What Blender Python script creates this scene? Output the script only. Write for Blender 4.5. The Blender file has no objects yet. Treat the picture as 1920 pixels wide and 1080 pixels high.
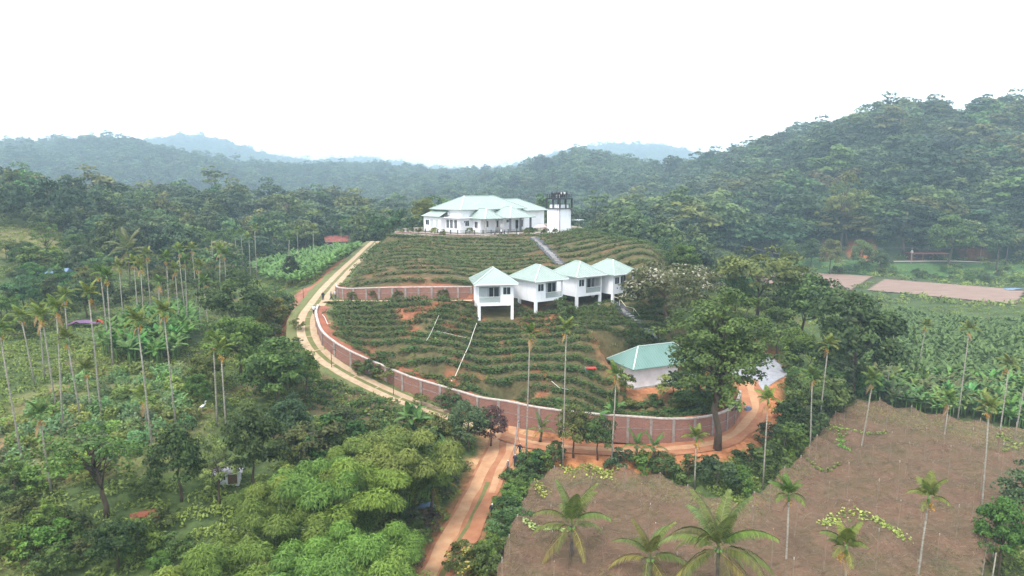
import bpy, math, random
import numpy as np
from math import radians as RAD, sin, cos, pi

# ------------------------------------------------------------------ camera, sky, sun, exposure
sc = bpy.context.scene
F = 1270.0                       # focal length in 1920-wide pixels
PITCH = math.atan(190.0 / F)
CP, SP = cos(PITCH), sin(PITCH)
ZC = 46.0                        # height of the drone above world zero
cam_d = bpy.data.cameras.new('camera'); cam = bpy.data.objects.new('camera', cam_d)
sc.collection.objects.link(cam)
cam_d.sensor_width = 36.0; cam_d.lens = 36.0 * F / 1920.0
cam_d.clip_start = 0.5; cam_d.clip_end = 20000.0
cam.location = (0, 0, ZC); cam.rotation_euler = (pi / 2 - PITCH, 0, 0)
sc.camera = cam

SUN_EL, SUN_AZ = 58.0, 215.0     # weak sun through cloud, from behind left of the camera
world = bpy.data.worlds.new('World'); sc.world = world; world.use_nodes = True
wn = world.node_tree; wn.nodes.clear()
sky = wn.nodes.new('ShaderNodeTexSky'); sky.sky_type = 'NISHITA'; sky.sun_disc = False
sky.sun_elevation = RAD(SUN_EL); sky.sun_rotation = RAD(SUN_AZ)
sky.air_density = 1.0; sky.dust_density = 5.0; sky.altitude = 800
bg1 = wn.nodes.new('ShaderNodeBackground'); bg1.inputs['Strength'].default_value = 0.05
bg2 = wn.nodes.new('ShaderNodeBackground')         # the even white cloud layer
bg2.inputs['Color'].default_value = (0.925, 0.97, 1.0, 1); bg2.inputs['Strength'].default_value = 0.74
addw = wn.nodes.new('ShaderNodeAddShader'); wo = wn.nodes.new('ShaderNodeOutputWorld')
wn.links.new(sky.outputs[0], bg1.inputs['Color']); wn.links.new(bg1.outputs[0], addw.inputs[0])
wn.links.new(bg2.outputs[0], addw.inputs[1]); wn.links.new(addw.outputs[0], wo.inputs['Surface'])
sd = bpy.data.lights.new('sun', 'SUN'); sun = bpy.data.objects.new('sun', sd); sc.collection.objects.link(sun)
sd.energy = 1.5; sd.angle = RAD(14); sd.color = (1.0, 0.96, 0.9)
_az = RAD(SUN_AZ); _el = RAD(SUN_EL)
from mathutils import Vector, Matrix
_sd = Vector((sin(_az) * cos(_el), cos(_az) * cos(_el), sin(_el)))
sun.rotation_euler = _sd.to_track_quat('Z', 'Y').to_euler(); sun.location = _sd * 400

sc.view_settings.view_transform = 'Standard'; sc.view_settings.look = 'None'
sc.view_settings.gamma = 1.0; sc.view_settings.exposure = 1.26
sc.view_settings.use_curve_mapping = False
cy = sc.cycles
cy.use_denoising = True
try: cy.denoiser = 'OPENIMAGEDENOISE'
except Exception: pass
cy.max_bounces = 5; cy.diffuse_bounces = 3; cy.glossy_bounces = 2; cy.transmission_bounces = 3
cy.transparent_max_bounces = 12; cy.volume_bounces = 1; cy.sample_clamp_indirect = 5.0
cy.use_adaptive_sampling = True; cy.adaptive_threshold = 0.015
HAZE = 0.00040

C = sc.collection
RNG = np.random.default_rng(7)
random.seed(7)

# ------------------------------------------------------------------ helpers
def tag(o, label=None, cat=None, group=None, kind=None):
    if label: o['label'] = label
    if cat: o['category'] = cat
    if group: o['group'] = group
    if kind: o['kind'] = kind
    return o
def empty(name, loc=(0, 0, 0), rz=0.0, label=None, cat=None, group=None, s=1.0):
    o = bpy.data.objects.new(name, None); C.objects.link(o)
    o.location = loc; o.rotation_euler = (0, 0, rz); o.scale = (s, s, s); o.empty_display_size = 0.2
    return tag(o, label, cat, group)
def obj(name, me, parent=None, loc=(0, 0, 0), rot=(0, 0, 0), s=1.0, color=None):
    o = bpy.data.objects.new(name, me); C.objects.link(o)
    o.location = loc; o.rotation_euler = rot
    o.scale = (s, s, s) if not hasattr(s, '__len__') else s
    if parent is not None: o.parent = parent
    if color is not None: o.color = (*color, 1)
    return o

class MB:
    def __init__(s): s.v = []; s.f = []; s.m = []
    def add(s, vs, fs, m=0):
        b = len(s.v); s.v += [tuple(p) for p in vs]
        for f in fs: s.f.append(tuple(i + b for i in f)); s.m.append(m)
    def box(s, c, d, rz=0.0, m=0, taper=1.0):
        x, y, z = (q / 2 for q in d); cr, sr = cos(rz), sin(rz); vs = []
        for k, (a, b_, e) in enumerate([(-1, -1, -1), (1, -1, -1), (1, 1, -1), (-1, 1, -1), (-1, -1, 1), (1, -1, 1), (1, 1, 1), (-1, 1, 1)]):
            t = taper if e > 0 else 1.0
            px, py = a * x * t, b_ * y * t
            vs.append((c[0] + px * cr - py * sr, c[1] + px * sr + py * cr, c[2] + e * z))
        s.add(vs, [(3, 2, 1, 0), (4, 5, 6, 7), (0, 1, 5, 4), (1, 2, 6, 5), (2, 3, 7, 6), (3, 0, 4, 7)], m)
        return s
    def bar(s, a, b, w, h=None, m=0):
        a = Vector(a); b = Vector(b); d = (b - a)
        if d.length < 1e-6: return s
        h = h or w; d.normalize(); up = Vector((0, 0, 1)) if abs(d.z) < 0.95 else Vector((1, 0, 0))
        r = d.cross(up).normalized(); u = r.cross(d).normalized()
        vs = []
        for p in (a, b):
            for (i, j) in ((-1, -1), (1, -1), (1, 1), (-1, 1)): vs.append(p + r * (i * w / 2) + u * (j * h / 2))
        s.add(vs, [(0, 1, 2, 3), (7, 6, 5, 4), (0, 4, 5, 1), (1, 5, 6, 2), (2, 6, 7, 3), (3, 7, 4, 0)], m)
        return s
    def tube(s, path, rad, n=6, m=0, cap=True):
        path = [Vector(p) for p in path]; k = len(path); vs = []
        if not hasattr(rad, '__len__'): rad = [rad] * k
        for i, p in enumerate(path):
            d = (path[min(i + 1, k - 1)] - path[max(i - 1, 0)])
            if d.length < 1e-9: d = Vector((0, 0, 1))
            d.normalize(); ref = Vector((1, 0, 0)) if abs(d.x) < 0.9 else Vector((0, 1, 0))
            r = d.cross(ref).normalized(); u = d.cross(r).normalized()
            for j in range(n):
                a = 2 * pi * j / n; vs.append(p + (r * cos(a) + u * sin(a)) * rad[i])
        fs = []
        for i in range(k - 1):
            for j in range(n):
                fs.append((i * n + j, i * n + (j + 1) % n, (i + 1) * n + (j + 1) % n, (i + 1) * n + j))
        if cap: fs += [tuple(range(n))[::-1], tuple((k - 1) * n + j for j in range(n))]
        s.add(vs, fs, m); return s
    def poly(s, pts, m=0): s.add(pts, [tuple(range(len(pts)))], m); return s
    def prism(s, pts, z0, z1, m=0):
        n = len(pts); vs = [(p[0], p[1], z0) for p in pts] + [(p[0], p[1], z1) for p in pts]
        s.add(vs, [tuple(range(n))[::-1], tuple(range(n, 2 * n))] + [(i, (i + 1) % n, n + (i + 1) % n, n + i) for i in range(n)], m); return s
    def mesh(s, name, mats, smooth=False):
        me = bpy.data.meshes.new(name); me.from_pydata([tuple(p) for p in s.v], [], s.f)
        mats = mats if isinstance(mats, (list, tuple)) else [mats]
        for k in mats: me.materials.append(k)
        me.polygons.foreach_set('material_index', s.m)
        if smooth: me.polygons.foreach_set('use_smooth', [True] * len(s.f))
        me.update(); return me
    def build(s, name, mats, parent=None, smooth=False, **k):
        return obj(name, s.mesh(name, mats, smooth), parent, **k)

def np_mesh(name, V, Q, mats, tint=None, mi=None, smooth=False):
    """V (n,3), Q (m,4) quads or (m,3) tris -> mesh with a per-face 'tint'"""
    me = bpy.data.meshes.new(name); V = np.asarray(V, np.float32); Q = np.asarray(Q, np.int32)
    k = Q.shape[1]; m = len(Q)
    me.vertices.add(len(V)); me.vertices.foreach_set('co', V.ravel())
    me.loops.add(m * k); me.loops.foreach_set('vertex_index', Q.ravel())
    me.polygons.add(m); me.polygons.foreach_set('loop_start', np.arange(m, dtype=np.int32) * k)
    me.polygons.foreach_set('loop_total', np.full(m, k, np.int32))
    for q in (mats if isinstance(mats, (list, tuple)) else [mats]): me.materials.append(q)
    if mi is not None: me.polygons.foreach_set('material_index', np.asarray(mi, np.int32))
    if smooth: me.polygons.foreach_set('use_smooth', np.ones(m, bool))
    me.update(calc_edges=True)
    if tint is not None:
        a = me.attributes.new('tint', 'FLOAT', 'FACE'); a.data.foreach_set('value', np.asarray(tint, np.float32))
    return me

# ------------------------------------------------------------------ materials
def nodes_of(name):
    m = bpy.data.materials.new(name); m.use_nodes = True; nt = m.node_tree
    return m, nt, nt.nodes['Principled BSDF'], nt.nodes, nt.links
def mixc(nt, fac, a, b):
    n = nt.nodes.new('ShaderNodeMix'); n.data_type = 'RGBA'
    for sock, val in ((0, fac), (6, a), (7, b)):
        if hasattr(val, 'is_linked') or hasattr(val, 'links'): nt.links.new(val, n.inputs[sock])
        elif sock == 0: n.inputs[0].default_value = val
        else: n.inputs[sock].default_value = (*val, 1) if len(val) == 3 else val
    return n.outputs[2]
def noise(nt, scale, detail=4, rough=0.6, co=None, stretch=None):
    n = nt.nodes.new('ShaderNodeTexNoise'); n.inputs['Scale'].default_value = scale
    n.inputs['Detail'].default_value = detail; n.inputs['Roughness'].default_value = rough
    if co is None:
        g = nt.nodes.new('ShaderNodeNewGeometry'); co = g.outputs['Position']
    if stretch:
        mp = nt.nodes.new('ShaderNodeMapping'); mp.inputs['Scale'].default_value = stretch
        nt.links.new(co, mp.inputs['Vector']); co = mp.outputs[0]
    nt.links.new(co, n.inputs['Vector']); return n.outputs['Fac']
def ramp(nt, fac, p0, p1):
    n = nt.nodes.new('ShaderNodeMapRange'); n.inputs[1].default_value = p0; n.inputs[2].default_value = p1
    nt.links.new(fac, n.inputs[0]); return n.outputs[0]
def mat(name, col, col2=None, scale=1.5, rough=0.8, p=(0.35, 0.65), bump=0.0, bscale=None, spec=0.3, stretch=None, metal=0.0):
    m, nt, bs, N, L = nodes_of(name)
    col2 = col2 or tuple(c * 0.75 for c in col)
    f = ramp(nt, noise(nt, scale, stretch=stretch), *p)
    L.new(mixc(nt, f, col, col2), bs.inputs['Base Color'])
    bs.inputs['Roughness'].default_value = rough; bs.inputs['Specular IOR Level'].default_value = spec
    bs.inputs['Metallic'].default_value = metal
    if bump:
        b = N.new('ShaderNodeBump'); b.inputs['Strength'].default_value = bump; b.inputs['Distance'].default_value = 0.1
        L.new(noise(nt, bscale or scale * 6), b.inputs['Height']); L.new(b.outputs[0], bs.inputs['Normal'])
    return m
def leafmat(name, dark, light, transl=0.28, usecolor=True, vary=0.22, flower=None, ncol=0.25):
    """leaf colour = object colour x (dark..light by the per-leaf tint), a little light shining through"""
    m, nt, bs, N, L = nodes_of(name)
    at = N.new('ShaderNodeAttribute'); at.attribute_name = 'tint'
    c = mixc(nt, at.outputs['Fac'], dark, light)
    oi = N.new('ShaderNodeObjectInfo')
    if usecolor:
        mu = N.new('ShaderNodeMix'); mu.data_type = 'RGBA'; mu.blend_type = 'MULTIPLY'; mu.inputs[0].default_value = 1
        L.new(c, mu.inputs[6]); L.new(oi.outputs['Color'], mu.inputs[7]); c = mu.outputs[2]
    hs = N.new('ShaderNodeHueSaturation'); L.new(c, hs.inputs['Color'])
    mv = N.new('ShaderNodeMapRange'); mv.inputs[3].default_value = 1 - vary; mv.inputs[4].default_value = 1 + vary
    L.new(oi.outputs['Random'], mv.inputs[0]); L.new(mv.outputs[0], hs.inputs['Value'])
    mh = N.new('ShaderNodeMath'); mh.operation = 'MULTIPLY'; mh.inputs[1].default_value = 7.13
    fr = N.new('ShaderNodeMath'); fr.operation = 'FRACT'; L.new(oi.outputs['Random'], mh.inputs[0]); L.new(mh.outputs[0], fr.inputs[0])
    m2 = N.new('ShaderNodeMapRange'); m2.inputs[3].default_value = 0.5 - 0.018; m2.inputs[4].default_value = 0.5 + 0.014
    L.new(fr.outputs[0], m2.inputs[0]); L.new(m2.outputs[0], hs.inputs['Hue'])
    c = hs.outputs[0]
    if flower:
        f = N.new('ShaderNodeMath'); f.operation = 'GREATER_THAN'; f.inputs[1].default_value = flower[1]
        L.new(at.outputs['Fac'], f.inputs[0]); c = mixc(nt, f.outputs[0], c, flower[0])
    L.new(c, bs.inputs['Base Color']); bs.inputs['Roughness'].default_value = 0.6
    bs.inputs['Specular IOR Level'].default_value = 0.25
    tr = N.new('ShaderNodeBsdfTranslucent'); L.new(c, tr.inputs['Color'])
    mx = N.new('ShaderNodeMixShader'); mx.inputs[0].default_value = transl
    L.new(bs.outputs[0], mx.inputs[1]); L.new(tr.outputs[0], mx.inputs[2])
    L.new(mx.outputs[0], N['Material Output'].inputs['Surface'])
    return m

M = {}
M['white'] = mat('white_paint', (.84, .84, .86), (.70, .70, .70), 0.9, 0.6, p=(.45, .85), stretch=(1, 1, .35))
M['white_old'] = mat('weathered_white_paint', (.78, .78, .80), (.60, .60, .60), 0.7, 0.7, p=(.45, .75))
M['concrete'] = mat('grey_concrete', (.42, .40, .38), (.30, .28, .26), 2.0, 0.9)
M['coping'] = mat('pale_coping', (.52, .45, .40), (.34, .28, .24), 2.5, 0.9)
M['pillar'] = mat('wall_pillar_concrete', (.31, .27, .245), (.21, .17, .15), 2.0, 0.9)
M['road'] = mat('tan_concrete_road', (.47, .345, .225), (.36, .25, .155), 1.2, 0.9, bump=.3)
M['dirt'] = mat('orange_dirt', (.40, .185, .095), (.30, .12, .06), 0.5, 0.95, bump=.5, bscale=3)
M['dirt_pale'] = mat('trodden_pale_dirt', (.47, .28, .155), (.39, .20, .105), 0.8, 0.95, bump=.3, bscale=4)
M['strip'] = mat('grassy_median', (.17, .15, .06), (.11, .13, .04), 1.2, 0.95)
M['verge'] = mat('grass_verge', (.11, .135, .045), (.16, .15, .06), 0.6, 0.95)
M['soil'] = mat('red_soil', (.30, .10, .055), (.20, .075, .045), 0.7, 0.95, bump=.5, bscale=3)
M['yard'] = mat('pale_grey_paving', (.36, .365, .39), (.27, .275, .30), 1.0, 0.8)
M['black'] = mat('black_paint', (.02, .02, .024), (.03, .03, .035), 2, 0.5)
M['steel'] = mat('dark_steel', (.05, .05, .055), (.08, .08, .08), 3, 0.5)
M['glass'] = mat('dark_window_glass', (.02, .024, .03), (.035, .04, .05), 0.6, 0.12, spec=.5)
M['curtain'] = mat('pale_curtain', (.55, .58, .58), (.36, .40, .42), 3.0, 0.8, stretch=(6, 6, .2))
M['wood'] = mat('brown_wood', (.20, .12, .06), (.12, .07, .035), 3, 0.7)
M['bark'] = mat('brown_bark', (.13, .095, .065), (.07, .05, .035), 2, 0.95, stretch=(1, 1, .3))
M['palmbark'] = mat('grey_palm_bark', (.36, .33, .28), (.20, .18, .14), 3.5, 0.95, stretch=(.4, .4, 2.2))
M['cocobark'] = mat('brown_coconut_bark', (.13, .11, .085), (.07, .055, .045), 3, 0.95, stretch=(.4, .4, 2))
M['ashpole'] = mat('pale_timber_pole', (.42, .38, .32), (.28, .24, .19), 2, 0.9)
M['tile_red'] = mat('red_roof_sheet', (.30, .09, .07), (.20, .06, .05), 1.0, 0.8)
M['maroon'] = mat('maroon_boards', (.10, .035, .03), (.06, .025, .02), 1.0, 0.8)
M['bluesheet'] = mat('blue_sheet', (.17, .25, .36), (.13, .19, .30), 1.0, 0.6)
M['greysheet'] = mat('grey_sheet', (.34, .33, .36), (.24, .23, .25), 1.0, 0.8)
M['pinktarp'] = mat('pink_tarpaulin', (.22, .11, .20), (.15, .09, .18), .8, 0.6)
M['redtarp'] = mat('red_tarpaulin', (.52, .06, .05), (.40, .05, .04), 1.0, 0.6)
M['weedmat'] = mat('black_weed_cloth', (.045, .045, .055), (.09, .09, .10), 1.0, 0.85)
M['skin'] = mat('skin', (.24, .13, .08), (.22, .12, .075), 3, 0.6)
M['cloth_d'] = mat('dark_cloth', (.02, .025, .045), (.03, .035, .05), 3, 0.9)
M['cloth_w'] = mat('white_cloth', (.72, .72, .72), (.6, .6, .6), 3, 0.9)
M['cloth_g'] = mat('grey_cloth', (.16, .16, .18), (.12, .12, .14), 3, 0.9)
M['cloth_r'] = mat('red_cloth', (.36, .06, .06), (.3, .05, .05), 3, 0.9)
M['tire'] = mat('rubber', (.015, .015, .015), (.02, .02, .02), 3, 0.8)
M['crownshaft'] = mat('green_crownshaft', (.16, .26, .07), (.10, .20, .05), 1.5, 0.6)
M['fruit'] = mat('orange_areca_fruit', (.55, .25, .04), (.40, .28, .05), 3, 0.6)
M['deadfrond'] = mat('dead_palm_frond', (.38, .24, .12), (.26, .15, .07), 2, 0.95)
M['pipe'] = mat('white_pipe', (.74, .72, .64), (.64, .62, .54), 2, 0.5)
M['handrail'] = mat('cream_handrail', (.66, .62, .40), (.56, .52, .33), 2, 0.6)

def roofmat(name, c, c2):
    return mat(name, c, c2, 0.35, 0.42, p=(.3, .7), spec=.5)
M['roof'] = roofmat('pale_green_roof_sheet', (.275, .340, .305), (.325, .385, .347))
M['roof_teal'] = roofmat('teal_green_roof_sheet', (.135, .235, .205), (.165, .27, .24))
M['ridge'] = mat('pale_ridge_cap', (.52, .62, .57), (.45, .55, .5), 1, 0.5)

def brickmat():
    m, nt, bs, N, L = nodes_of('red_brick_courses')
    uv = N.new('ShaderNodeUVMap'); br = N.new('ShaderNodeTexBrick')
    br.inputs['Color1'].default_value = (.32, .13, .085, 1); br.inputs['Color2'].default_value = (.235, .095, .065, 1)
    br.inputs['Mortar'].default_value = (.27, .20, .16, 1); br.inputs['Scale'].default_value = 1.0
    br.inputs['Mortar Size'].default_value = 0.02; br.inputs['Brick Width'].default_value = .46; br.inputs['Row Height'].default_value = .2
    L.new(uv.outputs[0], br.inputs['Vector'])
    f = ramp(nt, noise(nt, .9), .35, .7)
    L.new(mixc(nt, f, br.outputs['Color'], (.20, .11, .095)), bs.inputs['Base Color'])
    n2 = [x for x in N if x.type == 'MIX'][-1]
    mp = N.new('ShaderNodeMath'); mp.operation = 'MULTIPLY'; mp.inputs[1].default_value = .6; L.new(f, mp.inputs[0]); L.new(mp.outputs[0], n2.inputs[0])
    b = N.new('ShaderNodeBump'); b.inputs['Strength'].default_value = .6; b.inputs['Distance'].default_value = .03; b.invert = True
    L.new(br.outputs['Fac'], b.inputs['Height']); L.new(b.outputs[0], bs.inputs['Normal']); bs.inputs['Roughness'].default_value = .95
    return m
M['brick'] = brickmat()

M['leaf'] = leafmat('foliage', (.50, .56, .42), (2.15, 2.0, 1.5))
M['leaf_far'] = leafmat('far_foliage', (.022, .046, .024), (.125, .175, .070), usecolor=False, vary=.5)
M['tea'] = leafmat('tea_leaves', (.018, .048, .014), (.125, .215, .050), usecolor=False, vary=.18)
M['flowering'] = leafmat('flowering_foliage', (.45, .5, .4), (1.5, 1.5, 1.25), flower=((.42, .39, .30), .74))
M['yellowflower'] = leafmat('yellow_flowering_foliage', (.45, .5, .4), (1.5, 1.5, 1.25), flower=((.42, .34, .08), .80))
# ------------------------------------------------------------------ the lie of the land
def dep(py):
    v = (py - 540.0) / F
    return (v * CP + SP) / (CP - v * SP)
def WY(px, py, Y):               # point at forward distance Y
    v = (py - 540.0) / F; t = Y / (CP - v * SP)
    return np.array([(px - 960.0) / F * t, Y, ZC - Y * dep(py)])
def WH(px, py, h):               # point h metres below (h<0) the drone
    return WY(px, py, -h / dep(py))
def HY(px, Y, h):                # ground at azimuth px, distance Y, height h relative to the drone
    t = Y / CP * 1.0
    return np.array([(px - 960.0) / F * Y, Y, ZC + h])

ctrl = []
for (px, py, h) in [
    (822, 1080, -34.7), (905, 940, -34.1), (952, 800, -33.1), (0, 1080, -30.5), (200, 1080, -31.8), (420, 1080, -32.6), (650, 1080, -34),
    (0, 850, -28), (150, 950, -29.5), (330, 960, -30.5), (270, 830, -27.3), (330, 790, -26.8), (300, 690, -25.8), (50, 700, -25.2), (150, 640, -24.8),
    (300, 610, -25), (100, 560, -23.5), (250, 530, -23), (60, 450, -14.5), (160, 470, -18), (60, 418, -11), (450, 482, -24.4), (600, 478, -24), (700, 455, -24.5),
    (450, 640, -26), (500, 600, -25.5), (480, 540, -24.8), (530, 520, -23.6), (540, 640, -24.6), (545, 590, -22.4), (590, 505, -22.5),
    (650, 770, -29.0), (550, 740, -27.6), (480, 740, -27.4), (750, 820, -31), (850, 830, -32.3), (600, 950, -32), (700, 900, -32), (450, 900, -30.3), (770, 960, -34),
    (1080, 1080, -35.3), (1400, 1080, -35.6), (1900, 1080, -36), (1100, 900, -35), (1500, 870, -35.4), (1250, 930, -35.2),
    (1620, 760, -35), (1900, 800, -36), (1700, 660, -36), (1600, 560, -36), (1900, 560, -36), (1550, 520, -35), (1900, 500, -33.5), (1700, 492, -33), (1450, 478, -32),
    (1200, 745, -31), (1130, 735, -30.3), (1290, 745, -31.2), (1340, 760, -31.4), (1430, 690, -30.9), (1400, 750, -32.2), (1480, 700, -31.5), (1450, 780, -33),
    (1050, 760, -30.6), (960, 740, -29.6), (860, 705, -27.4), (700, 640, -23.9), (650, 600, -21.8), (1000, 680, -26.3), (1100, 640, -24.1), (900, 612, -22.7), (1190, 640, -24.4),
    (1000, 600, -22.2), (1085, 580, -21.4), (1135, 575, -21), (1192, 566, -20.7), (1180, 610, -22.8),
    (700, 525, -17.4), (850, 530, -17.2), (1000, 520, -17), (700, 482, -15.6), (850, 470, -14.4), (980, 468, -14.2), (960, 500, -16), (640, 512, -18.6),
    (1100, 434, -10.8), (1180, 450, -12.2), (1236, 470, -14.2), (1100, 492, -15.4), (1200, 500, -15.4), (1245, 560, -20), (1300, 620, -25), (1350, 580, -24.5), (1450, 600, -29), (1550, 640, -33.5),
    (1320, 500, -27), (1400, 530, -31), (1250, 660, -26.5), (1330, 690, -29.3),
    (330, 396, -12), (180, 412, -13), (500, 406, -16), (640, 412, -19),
    (100, 292, 33), (250, 292, 33), (-150, 285, 36), (400, 318, 18),
    (1700, 450, -24), (1500, 440, -23), (1900, 430, -20)]:
    if h < 0: ctrl.append(WH(px, py, h))
for (px, py, Y) in [
    (100, 283, 1250), (235, 282, 1280), (-150, 284, 1250), (400, 318, 1300), (370, 267, 2500), (290, 276, 2500), (500, 302, 2500),
    (560, 330, 1350), (640, 328, 1500), (760, 338, 1500), (850, 346, 1500), (690, 308, 3200), (590, 318, 3200), (790, 322, 3200),
    (1095, 308, 1000), (985, 330, 1000), (905, 352, 1000), (1200, 338, 1000), (850, 406, 600), (1150, 412, 520), (1000, 404, 620),
    (1150, 283, 2800), (1050, 297, 2800), (1290, 296, 2800), (985, 318, 2800), (1340, 318, 2800),
    (1930, 238, 480), (2150, 215, 470), (1700, 254, 490), (1600, 266, 500), (1500, 292, 570), (1420, 304, 680), (1340, 332, 820), (1270, 357, 960),
    (1900, 385, 385), (1600, 385, 400), (1400, 380, 460), (1250, 394, 560), (1300, 440, 330)]:
    ctrl.append(WY(px, py, Y))
for a in [(800, 172, -12), (900, 172, -12), (1000, 172, -12), (760, 190, -13.5), (900, 205, -12), (1000, 210, -12), (1050, 195, -12), (900, 235, -18), (1000, 240, -19), (900, 320, -28), (1050, 330, -28), (760, 300, -27), (780, 220, -17),
          (1290, 155, -24), (1240, 178, -22), (1180, 200, -19.5), (1100, 215, -17), (720, 215, -19), (690, 250, -23.5),
          (330, 800, -25), (100, 760, -20), (600, 850, -28), (450, 1650, -15), (400, 3300, -20), (330, 1800, -5), (700, 2200, -20), (1100, 1500, -22), (1100, 2100, -22), (900, 620, -26),
          (1850, 720, 25), (1600, 750, 12), (1450, 950, -5), (1350, 1250, -18), (2200, 700, 25),
          (-250, 60, -27), (-250, 100, -22), (-250, 200, -6), (-250, 330, 0), (-300, 520, -10), (2200, 60, -37), (2200, 120, -36), (2200, 220, -36), (2200, 320, -33), (2250, 400, 8),
          (-300, 4200, -20), (900, 4200, -20), (2200, 4200, -20), (100, 3000, -10), (1700, 2000, -10)]:
    ctrl.append(HY(*a))
ctrl = np.array(ctrl)

def uv_of(x, y):
    yy = np.maximum(y, 42.0)
    return np.stack([np.clip(x / yy, -1.25, 1.25) * 1.27, 0.55 * np.log(yy / 100.0) * 1.0], -1)
def _k(r2): return 0.5 * r2 * np.log(r2 + 1e-12)
_cu = uv_of(ctrl[:, 0], ctrl[:, 1]); _n = len(ctrl)
_A = np.zeros((_n + 3, _n + 3)); _d = ((_cu[:, None] - _cu[None]) ** 2).sum(-1)
_A[:_n, :_n] = _k(_d) + np.eye(_n) * 2e-5; _A[:_n, _n] = 1; _A[:_n, _n + 1:] = _cu; _A[_n, :_n] = 1; _A[_n + 1:, :_n] = _cu.T
_b = np.zeros(_n + 3); _b[:_n] = ctrl[:, 2]
_w = np.linalg.solve(_A, _b)
def tps(x, y):
    x = np.asarray(x, float).ravel(); y = np.asarray(y, float).ravel(); out = np.empty(len(x))
    for i in range(0, len(x), 20000):
        u = uv_of(x[i:i + 20000], y[i:i + 20000])
        d = ((u[:, None] - _cu[None]) ** 2).sum(-1)
        out[i:i + 20000] = _k(d) @ _w[:_n] + _w[_n] + u @ _w[_n + 1:]
    return out

def resample(P, step):
    P = np.asarray(P, float)
    # Catmull-Rom first, then even steps
    Q = []
    for i in range(len(P) - 1):
        p0, p1, p2, p3 = P[max(i - 1, 0)], P[i], P[i + 1], P[min(i + 2, len(P) - 1)]
        for t in np.linspace(0, 1, 24, endpoint=False):
            Q.append(.5 * ((2 * p1) + (-p0 + p2) * t + (2 * p0 - 5 * p1 + 4 * p2 - p3) * t * t + (-p0 + 3 * p1 - 3 * p2 + p3) * t ** 3))
    Q.append(P[-1]); Q = np.array(Q)
    s = np.r_[0, np.cumsum(np.linalg.norm(np.diff(Q[:, :2], axis=0), axis=1))]
    n = max(2, int(round(s[-1] / step)) + 1); ss = np.linspace(0, s[-1], n)
    return np.stack([np.interp(ss, s, Q[:, k]) for k in range(Q.shape[1])], 1)
def side_normals(L):
    d = np.gradient(L[:, :2], axis=0); d /= np.linalg.norm(d, axis=1)[:, None] + 1e-9
    return np.stack([-d[:, 1], d[:, 0]], 1)      # to the left of travel

hill_road = resample([WH(*a) for a in [(705, 452, -18.6), (690, 466, -19.2), (672, 484, -19.4), (650, 505, -19.5), (631, 525, -19.7), (613, 545, -20.1), (596, 568, -20.8), (581, 590, -21.5), (577, 612, -22.4),
    (583, 638, -23.6), (606, 668, -25.3), (645, 695, -26.9), (692, 720, -28.3), (750, 746, -29.7), (810, 768, -30.9), (862, 784, -31.9), (912, 796, -32.5)]], .8)
low_road = resample([WH(*a) for a in [(948, 792, -32.9), (944, 830, -33.3), (922, 880, -33.7), (895, 940, -34.1), (864, 1000, -34.4), (824, 1080, -34.8), (780, 1170, -35.2), (735, 1290, -35.4)]], .8)
wall_track = resample([WH(*a) for a in [(950, 815, -33.1), (1010, 832, -33.3), (1120, 842, -33.4), (1210, 844, -33.4), (1295, 838, -33.4), (1352, 824, -33.3), (1396, 795, -33), (1414, 765, -32.5), (1410, 738, -31.8), (1402, 712, -31.2)]], .8)
mid_path = resample([WH(*a) for a in [(606, 563, -20.4), (680, 564, -20.1), (780, 564, -19.9), (886, 563, -19.6)]], .8)
valley_road = resample([WY(*a) for a in [(1330, 452, 345), (1395, 463, 335), (1450, 475, 322), (1520, 486, 308), (1650, 491, 302), (1800, 491, 302), (1930, 498, 300), (2100, 505, 300)]], 2.5)

wall_main = resample([np.r_[WH(a, b, c), d] for a, b, c, d in [(597, 578, -21.0, .55), (593, 600, -21.8, 1.2), (602, 636, -23.5, 1.6), (620, 656, -24.7, 1.7), (650, 678, -26.1, 1.9), (692, 698, -27.5, 1.9), (727, 714, -28.4, 2.0),
    (768, 734, -29.5, 2.2), (815, 751, -30.5, 2.4), (860, 768, -31.4, 2.7), (903, 785, -32.2, 3.0), (950, 793, -32.6, 3.1), (1000, 804, -32.9, 3.1), (1060, 813, -33, 3.1), (1120, 819, -33.1, 3.1), (1185, 824, -33.15, 3.1), (1240, 825, -33.15, 2.9),
    (1290, 822, -33.1, 2.7), (1330, 815, -33.1, 2.6), (1360, 805, -33, 2.6), (1377, 791, -32.9, 2.6), (1385, 772, -32.5, 2.4), (1386, 758, -32, 2.0)]], 1.0)
wall_mid = resample([np.r_[WH(a, b, c), d] for a, b, c, d in [(631, 541, -20.0, .9), (632, 552, -20.1, 1.4), (642, 558, -20.1, 1.7), (662, 560, -20.05, 1.8), (720, 560, -19.95, 1.95), (800, 559, -19.8, 1.95), (884, 558, -19.6, 1.9)]], .8)
wall_top = resample([np.r_[WH(a, b, c), d] for a, b, c, d in [(742, 447, -14.0, 1.9), (800, 450, -13.9, 1.8), (870, 454, -13.9, 1.8), (930, 452, -13.8, 1.7), (985, 444, -12.8, .9)]], 1.2)

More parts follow.
